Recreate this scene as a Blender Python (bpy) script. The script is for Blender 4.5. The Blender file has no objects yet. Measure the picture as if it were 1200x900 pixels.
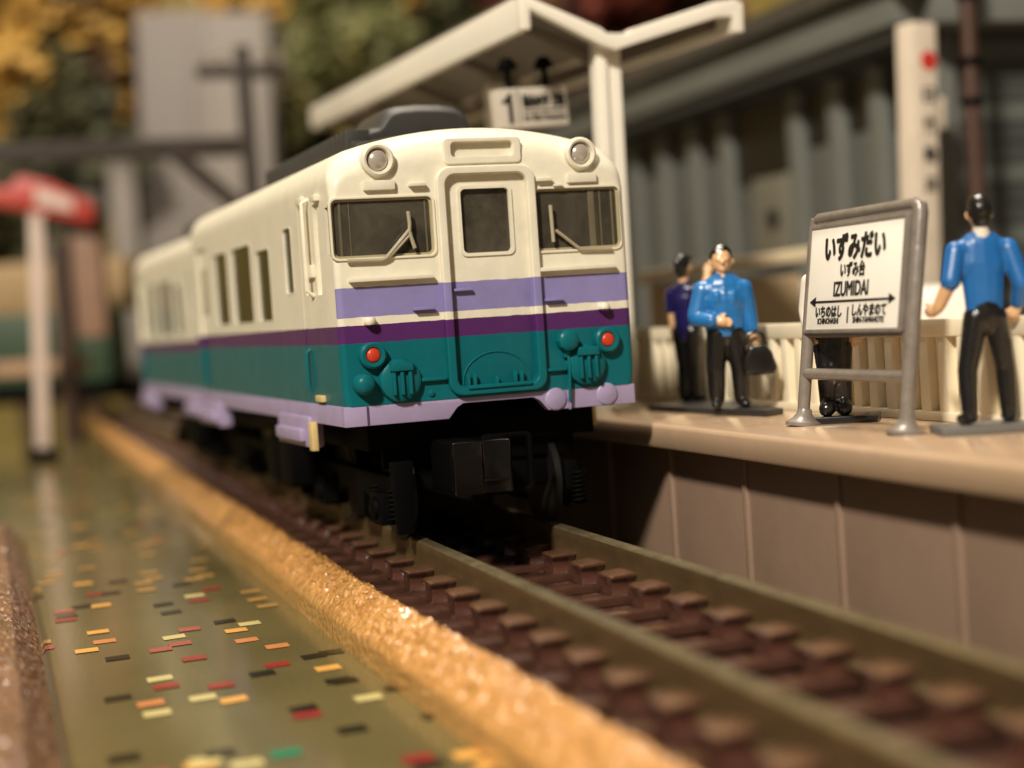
import bpy, bmesh, math, random
from mathutils import Vector, Matrix, noise
import numpy as np
random.seed(7)
PI = math.pi
S = 0.1                      # geometry is written in millimetres, one Blender unit is 1 cm
scn = bpy.context.scene
COL = scn.collection

# ------------------------------------------------------------------ camera
cam_r = Vector((0.95319, -0.29632, -0.06038)); cam_u = Vector((0.0,0.0,1.0)); cam_f = Vector((0,1,0))
CAM_C = Vector((-28.6234, -96.1685, 13.2986))
yaw, pit, rol = math.radians(17.40922827), math.radians(-2.3604866), math.radians(-3.80985119)
f_ = Vector((math.sin(yaw)*math.cos(pit), math.cos(yaw)*math.cos(pit), math.sin(pit)))
r_ = Vector((math.cos(yaw), -math.sin(yaw), 0)); u_ = r_.cross(f_)
cam_r = r_*math.cos(rol) + u_*math.sin(rol); cam_u = -r_*math.sin(rol) + u_*math.cos(rol); cam_f = f_
cd = bpy.data.cameras.new('camera'); cam = bpy.data.objects.new('camera', cd); COL.objects.link(cam)
m = Matrix((cam_r, cam_u, -cam_f)).transposed().to_4x4(); m.translation = CAM_C*S
cam.matrix_world = m
cd.sensor_width = 36; cd.lens = 36*1947.68/1200; cd.clip_start = 0.1; cd.clip_end = 1000
cd.dof.use_dof = True; cd.dof.focus_distance = 9.7; cd.dof.aperture_fstop = cd.lens*1e-3/0.18
cd.dof.aperture_blades = 0
scn.camera = cam
# ------------------------------------------------------------------ light
w = bpy.data.worlds.new('World'); scn.world = w; w.use_nodes = True
w.node_tree.nodes['Background'].inputs[0].default_value = (1.0, .86, .70, 1)
w.node_tree.nodes['Background'].inputs[1].default_value = 0.10
def lamp(name, loc, target, size, power, col):
    l = bpy.data.lights.new(name, 'AREA'); l.shape = 'DISK'; l.size = size*S; l.energy = power; l.color = col
    o = bpy.data.objects.new(name, l); COL.objects.link(o); o.location = Vector(loc)*S
    d = Vector(target)-Vector(loc); o.rotation_euler = d.to_track_quat('-Z', 'Y').to_euler()
    return o
lamp('key_lamp', (-460, -560, 560), (5, 10, 10), 85, 112000, (1, .91, .77))
lamp('overhead_fill', (60, 200, 900), (0, 150, 0), 360, 104000, (1, .89, .74))  # added overhead fill, an unseen source that brightens the background
scn.view_settings.view_transform = 'Standard'; scn.view_settings.look = 'None'
scn.view_settings.exposure = 0.0; scn.view_settings.gamma = 1
try: scn.view_settings.use_curve_mapping = False
except Exception: pass

# ------------------------------------------------------------------ materials
def lin(c): return tuple(((x/255)/12.92 if x/255 <= .04045 else ((x/255+.055)/1.055)**2.4) for x in c)
MATS = {}
def mat(name, c, rough=.45, spec=.5, coat=0, metal=0, var=.12, nscale=3.0, bump=.0, bscale=30, emit=None, coatr=.1, spk=None):
    if name in MATS: return MATS[name]
    m = bpy.data.materials.new(name); m.use_nodes = True; nt = m.node_tree; N = nt.nodes; L = nt.links
    b = N['Principled BSDF']; c = lin(c)
    b.inputs['Roughness'].default_value = rough; b.inputs['Metallic'].default_value = metal
    b.inputs['Specular IOR Level'].default_value = spec
    b.inputs['Coat Weight'].default_value = coat; b.inputs['Coat Roughness'].default_value = coatr
    tc = N.new('ShaderNodeTexCoord'); n = N.new('ShaderNodeTexNoise'); n.inputs['Scale'].default_value = nscale
    n.inputs['Detail'].default_value = 6; n.inputs['Roughness'].default_value = .65
    L.new(tc.outputs['Object'], n.inputs['Vector'])
    mx = N.new('ShaderNodeMix'); mx.data_type = 'RGBA'
    mr = N.new('ShaderNodeMapRange'); mr.inputs[1].default_value = .3; mr.inputs[2].default_value = .7
    L.new(n.outputs['Fac'], mr.inputs[0]); L.new(mr.outputs[0], mx.inputs[0])
    mx.inputs[6].default_value = (*[x*(1-var) for x in c], 1); mx.inputs[7].default_value = (*[min(1, x*(1+var*.6)) for x in c], 1)
    L.new(mx.outputs[2], b.inputs['Base Color'])
    rr = N.new('ShaderNodeMapRange'); rr.inputs[3].default_value = rough*.8; rr.inputs[4].default_value = min(1, rough*1.25)
    L.new(n.outputs['Fac'], rr.inputs[0]); L.new(rr.outputs[0], b.inputs['Roughness'])
    if bump:
        n2 = N.new('ShaderNodeTexNoise'); n2.inputs['Scale'].default_value = bscale; n2.inputs['Detail'].default_value = 3
        L.new(tc.outputs['Object'], n2.inputs['Vector'])
        bp = N.new('ShaderNodeBump'); bp.inputs['Strength'].default_value = bump; bp.inputs['Distance'].default_value = .01
        L.new(n2.outputs['Fac'], bp.inputs['Height']); L.new(bp.outputs[0], b.inputs['Normal'])
    if emit:
        b.inputs['Emission Color'].default_value = (*lin(emit), 1); b.inputs['Emission Strength'].default_value = 1
    MATS[name] = m; return m

CREAM=(230,223,202); PURP=(84,42,98); TEAL=(14,100,108); LAV=(138,130,180); SKIRT=(160,146,180)
def livery(name, with_front):
    m = bpy.data.materials.new(name); m.use_nodes = True; nt = m.node_tree; N = nt.nodes; L = nt.links
    b = N['Principled BSDF']; b.inputs['Specular IOR Level'].default_value = .3; b.inputs['IOR'].default_value = 1.36
    tc = N.new('ShaderNodeTexCoord'); sx = N.new('ShaderNodeSeparateXYZ'); L.new(tc.outputs['Object'], sx.inputs[0])
    nz = N.new('ShaderNodeTexNoise'); nz.inputs['Scale'].default_value = 14; nz.inputs['Detail'].default_value = 4
    L.new(tc.outputs['Object'], nz.inputs['Vector'])
    ma = N.new('ShaderNodeMath'); ma.operation = 'MULTIPLY_ADD'; L.new(nz.outputs['Fac'], ma.inputs[0]); ma.inputs[1].default_value = .012
    L.new(sx.outputs['Z'], ma.inputs[2])
    dv = N.new('ShaderNodeMath'); dv.operation = 'DIVIDE'; L.new(ma.outputs[0], dv.inputs[0]); dv.inputs[1].default_value = 3.0
    def ramp(stops):
        r = N.new('ShaderNodeValToRGB'); r.color_ramp.interpolation = 'CONSTANT'; e = r.color_ramp.elements
        while len(e) > 1: e.remove(e[0])
        e[0].position = 0; e[0].color = (*lin(stops[0][1]), 1)
        for z, c in stops[1:]:
            q = e.new((z+.06)/30); q.color = (*lin(c), 1)
        L.new(dv.outputs[0], r.inputs[0]); return r
    side = ramp([(0, TEAL), (12.15, PURP), (13.2, CREAM)])
    fr = ramp([(0, TEAL), (12.15, PURP), (13.22, CREAM), (13.72, LAV), (15.5, CREAM)])
    lt = N.new('ShaderNodeMath'); lt.operation = 'LESS_THAN'; L.new(sx.outputs['Y'], lt.inputs[0]); lt.inputs[1].default_value = .038
    mx = N.new('ShaderNodeMix'); mx.data_type = 'RGBA'; L.new(lt.outputs[0], mx.inputs[0])
    L.new(side.outputs[0], mx.inputs[6]); L.new(fr.outputs[0], mx.inputs[7])
    n2 = N.new('ShaderNodeTexNoise'); n2.inputs['Scale'].default_value = 5; n2.inputs['Detail'].default_value = 8; n2.inputs['Roughness'].default_value = .7
    L.new(tc.outputs['Object'], n2.inputs['Vector'])
    mm = N.new('ShaderNodeMix'); mm.data_type = 'RGBA'; mm.blend_type = 'MULTIPLY'; mm.inputs[0].default_value = 1
    mr = N.new('ShaderNodeMapRange'); mr.inputs[1].default_value = .3; mr.inputs[2].default_value = .65; mr.inputs[3].default_value = .86; mr.inputs[4].default_value = 1
    L.new(n2.outputs['Fac'], mr.inputs[0]); L.new(mx.outputs[2], mm.inputs[6]); L.new(mr.outputs[0], mm.inputs[7])
    L.new(mm.outputs[2], b.inputs['Base Color'])
    rr = N.new('ShaderNodeMapRange'); rr.inputs[3].default_value = .38; rr.inputs[4].default_value = .24
    L.new(n2.outputs['Fac'], rr.inputs[0]); L.new(rr.outputs[0], b.inputs['Roughness'])
    bp = N.new('ShaderNodeBump'); bp.inputs['Strength'].default_value = .12; bp.inputs['Distance'].default_value = .006
    n3 = N.new('ShaderNodeTexNoise'); n3.inputs['Scale'].default_value = 22; n3.inputs['Detail'].default_value = 5; L.new(tc.outputs['Object'], n3.inputs['Vector'])
    L.new(n3.outputs['Fac'], bp.inputs['Height']); L.new(bp.outputs[0], b.inputs['Normal'])
    return m
LIV = livery('railcar_livery', True)
SKIRTM = mat('skirt_lavender', SKIRT, .4, nscale=4, bump=.1, bscale=20)
BLACK = mat('black_plastic', (5,5,5), .65, spec=.06, bump=.25, bscale=12)
GLOSSB = mat('glossy_black_plastic', (9,8,8), .2, bump=.25, bscale=10)
DARKGREY = mat('roof_grey', (54,52,49), .5, bump=.2, bscale=25)
SILVER = mat('silver_lens', (190,180,168), .22, metal=.35, coat=.6)
REDL = mat('red_lens', (196,58,26), .4, coat=.2)
def glass(name, c, tr, haze=.16):
    m = bpy.data.materials.new(name); m.use_nodes = True; nt = m.node_tree; N = nt.nodes; L = nt.links
    N.remove(N['Principled BSDF']); o = N['Material Output']
    t = N.new('ShaderNodeBsdfTransparent'); t.inputs[0].default_value = (*[x*tr for x in lin(c)], 1)
    g = N.new('ShaderNodeBsdfGlossy'); g.inputs['Roughness'].default_value = .06
    f = N.new('ShaderNodeFresnel'); f.inputs[0].default_value = 1.5
    tc = N.new('ShaderNodeTexCoord'); nz = N.new('ShaderNodeTexNoise'); nz.inputs['Scale'].default_value = 6
    L.new(tc.outputs['Object'], nz.inputs[0]); bp = N.new('ShaderNodeBump'); bp.inputs['Strength'].default_value = .1; bp.inputs['Distance'].default_value = .02
    L.new(nz.outputs[0], bp.inputs['Height']); L.new(bp.outputs[0], g.inputs['Normal'])
    hz = N.new('ShaderNodeBsdfDiffuse'); hz.inputs[0].default_value = (.30,.26,.19,1); hm = N.new('ShaderNodeMixShader'); hm.inputs[0].default_value = haze
    hn = N.new('ShaderNodeTexNoise'); hn.inputs['Scale'].default_value = 2.2; hn.inputs['Detail'].default_value = 10; hn.inputs['Roughness'].default_value = .75; hn.inputs['Distortion'].default_value = .6; L.new(tc.outputs['Object'], hn.inputs[0])
    hr = N.new('ShaderNodeMapRange'); hr.inputs[1].default_value = .3; hr.inputs[2].default_value = .75; hr.inputs[3].default_value = haze*.35; hr.inputs[4].default_value = min(1, haze*2.2); L.new(hn.outputs[0], hr.inputs[0]); L.new(hr.outputs[0], hm.inputs[0]); L.new(t.outputs[0], hm.inputs[1]); L.new(hz.outputs[0], hm.inputs[2]); t = hm
    x = N.new('ShaderNodeMixShader'); L.new(f.outputs[0], x.inputs[0]); L.new(t.outputs[0], x.inputs[1]); L.new(g.outputs[0], x.inputs[2])
    L.new(x.outputs[0], o.inputs[0]); return m
GLASS = glass('clear_window_plastic', (225,222,205), .9)
CLEARBAR2 = mat('dim_clear_bar', (104,96,76), .3, coat=.3)
SIDEGL = glass('side_window_glass', (150,150,130), .6, .05)
CLEARBAR = mat('clear_plastic_edge', (176,164,128), .2, coat=.5)

# ------------------------------------------------------------------ mesh helpers
class MB:
    def __init__(s): s.bm = bmesh.new()
    def box(s, x0, x1, y0, y1, z0, z1, taper=None, mi=0):
        v = [s.bm.verts.new((x, y, z)) for x in (x0, x1) for y in (y0, y1) for z in (z0, z1)]
        for q in ((0,1,3,2),(4,6,7,5),(0,4,5,1),(2,3,7,6),(0,2,6,4),(1,5,7,3)):
            f = s.bm.faces.new([v[i] for i in q]); f.material_index = mi
        return v
    def loft(s, rings, closed=True, cap=True, mi=0):
        R = [[s.bm.verts.new(p) for p in r] for r in rings]; n = len(R[0])
        for a, b in zip(R, R[1:]):
            for i in range(n if closed else n-1):
                f = s.bm.faces.new((a[i], a[(i+1) % n], b[(i+1) % n], b[i])); f.material_index = mi
        if cap:
            s.bm.faces.new(R[0][::-1]).material_index = mi; s.bm.faces.new(R[-1]).material_index = mi
        return R
    def tube(s, pts, r, n=10, rs=None, mi=0, cap=True, flat=1.0):
        pts = [Vector(p) for p in pts]; rings = []; up = None
        for i, p in enumerate(pts):
            t = (pts[min(i+1, len(pts)-1)]-pts[max(i-1, 0)]).normalized()
            if up is None:
                a = Vector((0,0,1)) if abs(t.z) < .9 else Vector((0,1,0)); up = a.cross(t).normalized()
            up = (up-t*up.dot(t)).normalized(); b = t.cross(up); rr = rs[i] if rs else r
            rings.append([p+up*math.cos(2*PI*k/n)*rr+b*math.sin(2*PI*k/n)*rr*flat for k in range(n)])
        s.loft(rings, cap=cap, mi=mi)
    def lathe(s, prof, c, axis='y', n=28, mi=0):
        """prof: list of (radius, offset) along axis"""
        rings = []
        for r, o in prof:
            ring = []
            for k in range(n):
                a = 2*PI*k/n; u, v = r*math.cos(a), r*math.sin(a)
                ring.append({'y': (c[0]+u, c[1]+o, c[2]+v), 'z': (c[0]+u, c[1]+v, c[2]+o), 'x': (c[0]+o, c[1]+u, c[2]+v)}[axis])
            rings.append(ring)
        s.loft(rings, mi=mi)
    def prism(s, poly, lo, hi, axis='y', mi=0):
        f = {'y': lambda a, b, t: (a, t, b), 'x': lambda a, b, t: (t, a, b), 'z': lambda a, b, t: (a, b, t)}[axis]
        s.loft([[f(a, b, lo) for a, b in poly], [f(a, b, hi) for a, b in poly]], mi=mi)
    def build(s, name, ms, parent=None, bevel=0, seg=2, smooth=40, shift=None):
        bm = s.bm
        bmesh.ops.recalc_face_normals(bm, faces=bm.faces[:])
        if bevel:
            es = [e for e in bm.edges if len(e.link_faces) == 2 and e.calc_face_angle(0) > .6]
            if es: bmesh.ops.bevel(bm, geom=es, offset=bevel, segments=seg, affect='EDGES', profile=.6, clamp_overlap=True)
        me = bpy.data.meshes.new(name)
        for v in bm.verts: v.co = (v.co+(Vector(shift) if shift else Vector()))*S
        bm.to_mesh(me); bm.free()
        return fin(me, name, ms, parent, smooth)
def fin(me, name, ms, parent=None, smooth=40):
    for m in (ms if isinstance(ms, (list, tuple)) else [ms]): me.materials.append(m)
    if smooth:
        me.polygons.foreach_set('use_smooth', [True]*len(me.polygons)); me.set_sharp_from_angle(angle=math.radians(smooth))
    o = bpy.data.objects.new(name, me); COL.objects.link(o); o.parent = parent
    return o
def tag(o, label=None, cat=None, group=None, kind=None):
    for k, v in (('label', label), ('category', cat), ('group', group), ('kind', kind)):
        if v: o[k] = v
    return o
def empty(name, loc=(0,0,0), rz=0, **k):
    o = bpy.data.objects.new(name, None); COL.objects.link(o); o.location = Vector(loc)*S; o.rotation_euler = (0,0,rz)
    o.empty_display_size = .3
    return tag(o, **k)
def copy_tree(o, parent=None):
    c = o.copy(); COL.objects.link(c); c.parent = parent
    for ch in list(o.children): copy_tree(ch, c)
    return c
def box(name, m, parent, *a, bevel=0, **k):
    b = MB(); b.box(*a); return b.build(name, m, parent, bevel, **k)
def boolean(target, cutter_mb, op='DIFFERENCE'):
    bm = cutter_mb.bm; bmesh.ops.recalc_face_normals(bm, faces=bm.faces[:])
    for v in bm.verts: v.co *= S
    me = bpy.data.meshes.new('cut'); bm.to_mesh(me); bm.free(); c = bpy.data.objects.new('cut', me); COL.objects.link(c)
    md = target.modifiers.new('b', 'BOOLEAN'); md.operation = op; md.object = c; md.solver = 'EXACT'
    dg = bpy.context.evaluated_depsgraph_get(); dg.update()
    nm = bpy.data.meshes.new_from_object(target.evaluated_get(dg))
    target.modifiers.clear(); old = target.data; target.data = nm; bpy.data.meshes.remove(old)
    bpy.data.objects.remove(c); bpy.data.meshes.remove(me)
    nm.polygons.foreach_set('use_smooth', [True]*len(nm.polygons)); nm.set_sharp_from_angle(angle=math.radians(32))
def rrect(x0, x1, z0, z1, r, n=4):
    P = []
    for cx, cz, a0 in ((x1-r, z0+r, -PI/2), (x1-r, z1-r, 0), (x0+r, z1-r, PI/2), (x0+r, z0+r, PI)):
        for k in range(n+1):
            a = a0+PI/2*k/n; P.append((cx+r*math.cos(a), cz+r*math.sin(a)))
    return P
def text(body, name, m, parent, size, loc, rot=(PI/2,0,0), sx=1, ext=.01, align='CENTER', bold=0, width=None):
    from mathutils import Euler
    cu = bpy.data.curves.new(name, 'FONT'); cu.body = body; cu.size = size*S; cu.align_x = align; cu.align_y = 'CENTER'
    cu.extrude = ext*S
    o = bpy.data.objects.new('t', cu); COL.objects.link(o)
    dg = bpy.context.evaluated_depsgraph_get(); dg.update()
    me = bpy.data.meshes.new_from_object(o.evaluated_get(dg)); bpy.data.objects.remove(o)
    xs = [v.co.x for v in me.vertices] or [0, 1]
    k = sx if width is None else width*S/(max(xs)-min(xs))
    me.transform(Matrix.Diagonal((k, 1, 1, 1)))
    bm = bmesh.new(); bm.from_mesh(me); base_ = bm.copy()
    if bold:      # the printed strokes are heavier than the font: lay slightly shifted prints over each other
        for i, (dx, dy) in enumerate(((1,0),(-1,0),(0,1),(0,-1),(.7,.7),(-.7,-.7),(.7,-.7),(-.7,.7))):
            t = bpy.data.meshes.new('t'); base_.to_mesh(t); t.transform(Matrix.Translation((dx*bold*S, dy*bold*S, .0007*S*(i+1)))); bm.from_mesh(t); bpy.data.meshes.remove(t)
    bm.to_mesh(me); bm.free(); base_.free()
    me.transform(Matrix.Translation(Vector(loc)*S) @ Euler(rot).to_matrix().to_4x4())
    me.materials.clear()
    return fin(me, name, m, parent, 0)

# ------------------------------------------------------------------ setting: the glossy mat everything stands on
def mat_ground():
    m = bpy.data.materials.new('glossy_green_tabletop'); m.use_nodes = True; nt = m.node_tree; N = nt.nodes; L = nt.links
    b = N['Principled BSDF']; tc = N.new('ShaderNodeTexCoord')
    n = N.new('ShaderNodeTexNoise'); n.inputs['Scale'].default_value = .5; n.inputs['Detail'].default_value = 7; L.new(tc.outputs['Object'], n.inputs[0])
    n2 = N.new('ShaderNodeTexNoise'); n2.inputs['Scale'].default_value = 40; n2.inputs['Detail'].default_value = 3; L.new(tc.outputs['Object'], n2.inputs[0])
    r = N.new('ShaderNodeValToRGB'); r.color_ramp.elements[0].position = .3; r.color_ramp.elements[1].position = .7
    r.color_ramp.elements[0].color = (*lin((82,75,47)), 1); r.color_ramp.elements[1].color = (*lin((108,97,62)), 1)
    ad = N.new('ShaderNodeMath'); ad.operation = 'MULTIPLY_ADD'; L.new(n2.outputs[0], ad.inputs[0]); ad.inputs[1].default_value = .35; L.new(n.outputs[0], ad.inputs[2])
    sb = N.new('ShaderNodeMath'); sb.operation = 'SUBTRACT'; L.new(ad.outputs[0], sb.inputs[0]); sb.inputs[1].default_value = .17
    L.new(sb.outputs[0], r.inputs[0]); L.new(r.outputs[0], b.inputs['Base Color'])
    b.inputs['Roughness'].default_value = .13; b.inputs['Specular IOR Level'].default_value = .5
    bp = N.new('ShaderNodeBump'); bp.inputs['Strength'].default_value = .05; bp.inputs['Distance'].default_value = .01
    L.new(n2.outputs[0], bp.inputs['Height']); L.new(bp.outputs[0], b.inputs['Normal'])
    return m
GZ = -4.5
g = MB(); g.box(-900, 900, -250, 1200, GZ-20, GZ)
ground = tag(g.build('tabletop', mat_ground(), None, smooth=0), kind='structure')
g = MB(); g.box(-1200, 1300, 640, 660, GZ, 700)
tag(g.build('backdrop', mat('backdrop_olive', (136,118,56), .9, var=.5, nscale=.05), None, smooth=0), kind='structure')

# confetti-like print on the tabletop
def pix2(px, py, z):
    d = cam_f + cam_r*((px-600)/1947.68) - cam_u*((py-450)/1947.68); t = (z-CAM_C.z)/d.z
    return CAM_C+d*t
FC = {'O': (216,160,80), 'C': (196,182,124), 'R': (140,46,40), 'P': (158,80,68), 'Q': (196,128,78), 'K': (34,32,22), 'G': (30,120,85), 't': (170,130,72)}
A = [(190,215,'t'),(305,198,'t'),(165,250,'t'),(293,253,'O'),(112,278,'t'),(525,215,'t'),(695,205,'t'),(682,237,'t'),(515,275,'t'),(335,290,'R'),(683,295,'C'),(700,310,'R'),(880,280,'t'),(905,307,'t'),(940,330,'t'),(355,330,'O'),(285,333,'K'),(575,325,'K'),(602,353,'K'),(225,350,'P'),(235,368,'K'),(232,380,'R'),(790,385,'K'),(877,393,'C'),(665,413,'P'),(830,417,'O'),(345,423,'O'),(612,440,'C'),(368,455,'Q'),(867,451,'Q'),(633,463,'P'),(975,472,'Q'),(565,484,'P'),(305,488,'O'),(683,515,'R'),(413,514,'K'),(1102,507,'K'),(1165,493,'K'),(975,537,'R'),(1153,549,'O'),(922,568,'K'),(1190,593,'K'),(562,587,'C'),(585,613,'R'),(778,610,'R'),(415,655,'K'),(713,653,'C'),(822,660,'O'),(530,673,'Q'),(553,708,'C'),(1067,692,'K'),(1080,714,'R'),(437,865,'K'),(775,850,'K'),(1005,848,'G'),(705,890,'O'),(140,460,'t'),(150,480,'P'),
     (120,120,'t'),(340,130,'t'),(500,120,'t'),(180,170,'t'),(520,150,'t'),(330,105,'t'),(700,170,'t'),(130,150,'t'),(415,245,'K'),(640,255,'K'),(390,285,'K'),(120,300,'K'),(745,270,'R'),(540,235,'t'),(505,250,'t'),(720,225,'t'),(190,230,'t')]
FL = [(x/3, 600+y/3, c) for x, y, c in A] + [(404,798,'K'),(431.7,817.7,'C'),(465.7,805.7,'K'),(413,855,'K'),(511,838,'K'),(490,889,'R'),(550,884,'O'),(145,889,'K'),(575,895,'O')]
_r = random.Random(5)
fb = bmesh.new(); order = list(FC)
PTS = [(pix2(x, y, GZ+.02), c) for x, y, c in FL]+[(Vector((_r.uniform(-26,-12), _r.uniform(45,170), GZ)), _r.choice('tttKPO')) for _ in range(70)]+[(Vector((_r.uniform(-25,-11), _r.uniform(-70,-26), GZ)), _r.choice('OCRPQKt')) for _ in range(30)]
for i, (p, c) in enumerate(PTS):
    pass; wx = .66; hy = .62; sk = random.uniform(-.05, .05)+.12*wx; zz = GZ+.04+.002*(i % 9)
    f = fb.faces.new([fb.verts.new(q) for q in ((p.x-wx, p.y-hy-sk, zz), (p.x+wx, p.y-hy+sk, zz), (p.x+wx, p.y+hy+sk, zz), (p.x-wx, p.y+hy-sk, zz))])
    f.material_index = order.index(c)
for v in fb.verts: v.co *= S
me = bpy.data.meshes.new('printed_flecks'); fb.to_mesh(me); fb.free()
tag(fin(me, 'printed_flecks', [mat('fleck_'+n, FC[c], .2, var=.1, nscale=8) for c, n in zip(order, ('orange','cream','red','pink','salmon','black','green','tan'))], ground, 0), kind='stuff')

# ------------------------------------------------------------------ railway track
SLEEP = mat('brown_sleeper_plastic', (76,50,40), .2, var=.3, nscale=9, bump=.5, bscale=14, coat=.7, coatr=.12)
CHAIRM = mat('rail_chair_plastic', (78,48,38), .2, var=.3, nscale=9, bump=.4, bscale=18, coat=.7, coatr=.12)
PLATEM = mat('chair_plate_brown', (98,70,52), .22, var=.3, nscale=9, bump=.5, bscale=14, coat=.4, coatr=.2)
BEDM = mat('track_bed_brown', (76,52,42), .5, var=.4, nscale=6, bump=.6, bscale=20)
RAILM = mat('tarnished_rail', (92,73,47), .45, metal=.15, var=.22, nscale=4, bump=.25, bscale=30)
RAILTOP = mat('worn_rail_top', (152,138,106), .28, metal=.7, var=.3, nscale=7, bump=.2, bscale=30)
track = empty('railway_track', (0,0,-2.6), label='straight model railway track with brown sleepers and tarnished rails under the train', cat='railway track')
oz = 2.6
def rail(xc, z0, parent, y0=-75, y1=330):
    prof = [(-.7,-2.05),(.7,-2.05),(.7,-1.9),(.36,-1.75),(.33,-.8),(.42,-.6),(.42,-.1),(.3,0),(-.3,0),(-.42,-.1),(-.42,-.6),(-.33,-.8),(-.36,-1.75),(-.7,-1.9)]
    ys = [y0+(y1-y0)*i/40 for i in range(41)]
    b = MB(); b.loft([[(xc+x, y, z+z0) for x, z in prof] for y in ys])
    for f in b.bm.faces:
        c = f.calc_center_median()
        if c.z-z0 > -.06: f.material_index = 1
    return b.build('rail', [RAILM, RAILTOP], parent, smooth=35)
rail(-4.3, oz+.1, track); rail(4.6, oz+.05, track)
def sleeper(parent):
    b = MB()
    b.prism([(-8.0,-2.9+oz),(8.0,-2.9+oz),(7.85,-2.38+oz),(-7.85,-2.38+oz)], -1.1, 1.1)
    sl = b.build('sleeper', SLEEP, parent, bevel=.18)
    return sl
def chair_mesh(x, s):
    b = MB()
    # a flared clip block hugging the rail foot
    x0_, x1_ = sorted((x-s*.1, x+s*1.35)); rings = []
    for z, hw, g_ in ((-2.45,1.0,.12),(-2.1,.8,.03),(-1.7,.8,.03),(-1.5,1.0,.14),(-1.36,1.15,.2)):
        rings.append([(x0_, -hw, z+oz), (x1_+g_*(s > 0), -hw, z+oz), (x1_+g_*(s > 0), hw, z+oz), (x0_, hw, z+oz)] if s > 0 else [(x0_-g_, -hw, z+oz), (x1_, -hw, z+oz), (x1_, hw, z+oz), (x0_-g_, hw, z+oz)])
    b.loft(rings)
    return b
def end_block(x, s):
    b = MB(); b.box(min(x, x+s*1.75), max(x, x+s*1.75), -1.2, 1.2, -2.5+oz, -1.9+oz); return b
SP = 4.82
ys = [-1.0+SP*k for k in range(-14, 46)]
proto = None
for y in ys:
    if proto is None:
        sl = sleeper(track)
        for x, s in ((-4.7, -1), (-3.9, 1), (4.2, -1), (5.0, 1)):
            chair_mesh(x, s).build('rail_chair', CHAIRM, sl, bevel=.1)
            b = MB(); b.prism([(x-s*.1,-1.35+oz),(x+s*1.45,-1.35+oz),(x+s*1.3,-1.24+oz),(x-s*.1,-1.14+oz)], -1.05, 1.05); b.build('chair_plate', PLATEM, sl, bevel=.1)
        end_block(-6.45, -1).build('end_block', SLEEP, sl, bevel=.2)
        end_block(6.45, 1).build('end_block', SLEEP, sl, bevel=.2)
        proto = sl; sl.location.y = y*S
    else:
        c = copy_tree(proto, track); c.location.y = y*S; c.rotation_euler.z = random.uniform(-.012, .012); c.location.x = random.uniform(-.012, .012)
b = MB(); b.box(-8.3, 8.3, -75, 330, GZ+.01+oz, -3.1+oz)
bed = b.build('track_bed', BEDM, track, smooth=0)
# yellow foam ballast strip beside the track
def foam_mat(name, c1, c2, rough=.34):
    m = bpy.data.materials.new(name); m.use_nodes = True; nt = m.node_tree; N = nt.nodes; L = nt.links
    b = N['Principled BSDF']; tc = N.new('ShaderNodeTexCoord')
    n = N.new('ShaderNodeTexNoise'); n.inputs['Scale'].default_value = 4; n.inputs['Detail'].default_value = 8; n.inputs['Roughness'].default_value = .7; L.new(tc.outputs['Object'], n.inputs[0])
    r = N.new('ShaderNodeValToRGB'); r.color_ramp.elements[0].position = .3; r.color_ramp.elements[1].position = .7
    r.color_ramp.elements[0].color = (*lin(c1), 1); r.color_ramp.elements[1].color = (*lin(c2), 1)
    L.new(n.outputs[0], r.inputs[0]); L.new(r.outputs[0], b.inputs['Base Color'])
    v = N.new('ShaderNodeTexVoronoi'); v.inputs['Scale'].default_value = 24; L.new(tc.outputs['Object'], v.inputs['Vector'])
    bp = N.new('ShaderNodeBump'); bp.inputs['Strength'].default_value = .7; bp.inputs['Distance'].default_value = .03; bp.invert = True
    L.new(v.outputs['Distance'], bp.inputs['Height']); L.new(bp.outputs[0], b.inputs['Normal'])
    b.inputs['Roughness'].default_value = rough; b.inputs['Coat Weight'].default_value = 1; b.inputs['Coat Roughness'].default_value = .05
    b.inputs['Subsurface Weight'].default_value = .15; b.inputs['Subsurface Radius'].default_value = (.08, .05, .02)
    return m
def strip(name, prof, y0, y1, dy, m, rough_from, amp, xshift=lambda y: 0):
    """prof: (x, z) outline open at the bottom; rough lumps after rough_from mm along it"""
    pts = []; acc = 0
    for (a, b) in zip(prof, prof[1:]):
        L_ = math.dist(a, b); n = max(1, int(L_/.17))
        for k in range(n):
            t = k/n; pts.append((a[0]+(b[0]-a[0])*t, a[1]+(b[1]-a[1])*t, acc+L_*t))
        acc += L_
    pts.append((*prof[-1], acc))
    Y = [y0]
    while Y[-1] < y1: Y.append(Y[-1]+dy*(1 if Y[-1] < 45 else 3))
    ny = len(Y)-1; V = []
    for y in Y:
        for (x, z, s) in pts:
            w_ = min(1, max(0, (s-rough_from)/.5)) * (1 if s < acc-.1 else 0)
            q = Vector((x*2.3, y*2.3, z*2.3)); q2 = q*2.3
            h = noise.noise(q)*.6+noise.noise(q2)*.45
            v1 = noise.voronoi(Vector((x, y, z))*2.1)[0][0]
            d = amp*w_*(h*.9+(.45-v1)*1.3)+.05*noise.noise(Vector((x*.3, y*.15, z)))
            V.append(((x+xshift(y)-d*.35)*S, y*S, (z+d)*S))
    n = len(pts); F = [(j*n+i, j*n+i+1, (j+1)*n+i+1, (j+1)*n+i) for j in range(ny) for i in range(n-1)]
    me = bpy.data.meshes.new(name); me.from_pydata(V, [], F); me.update()
    return fin(me, name, m, None, 60)
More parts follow.
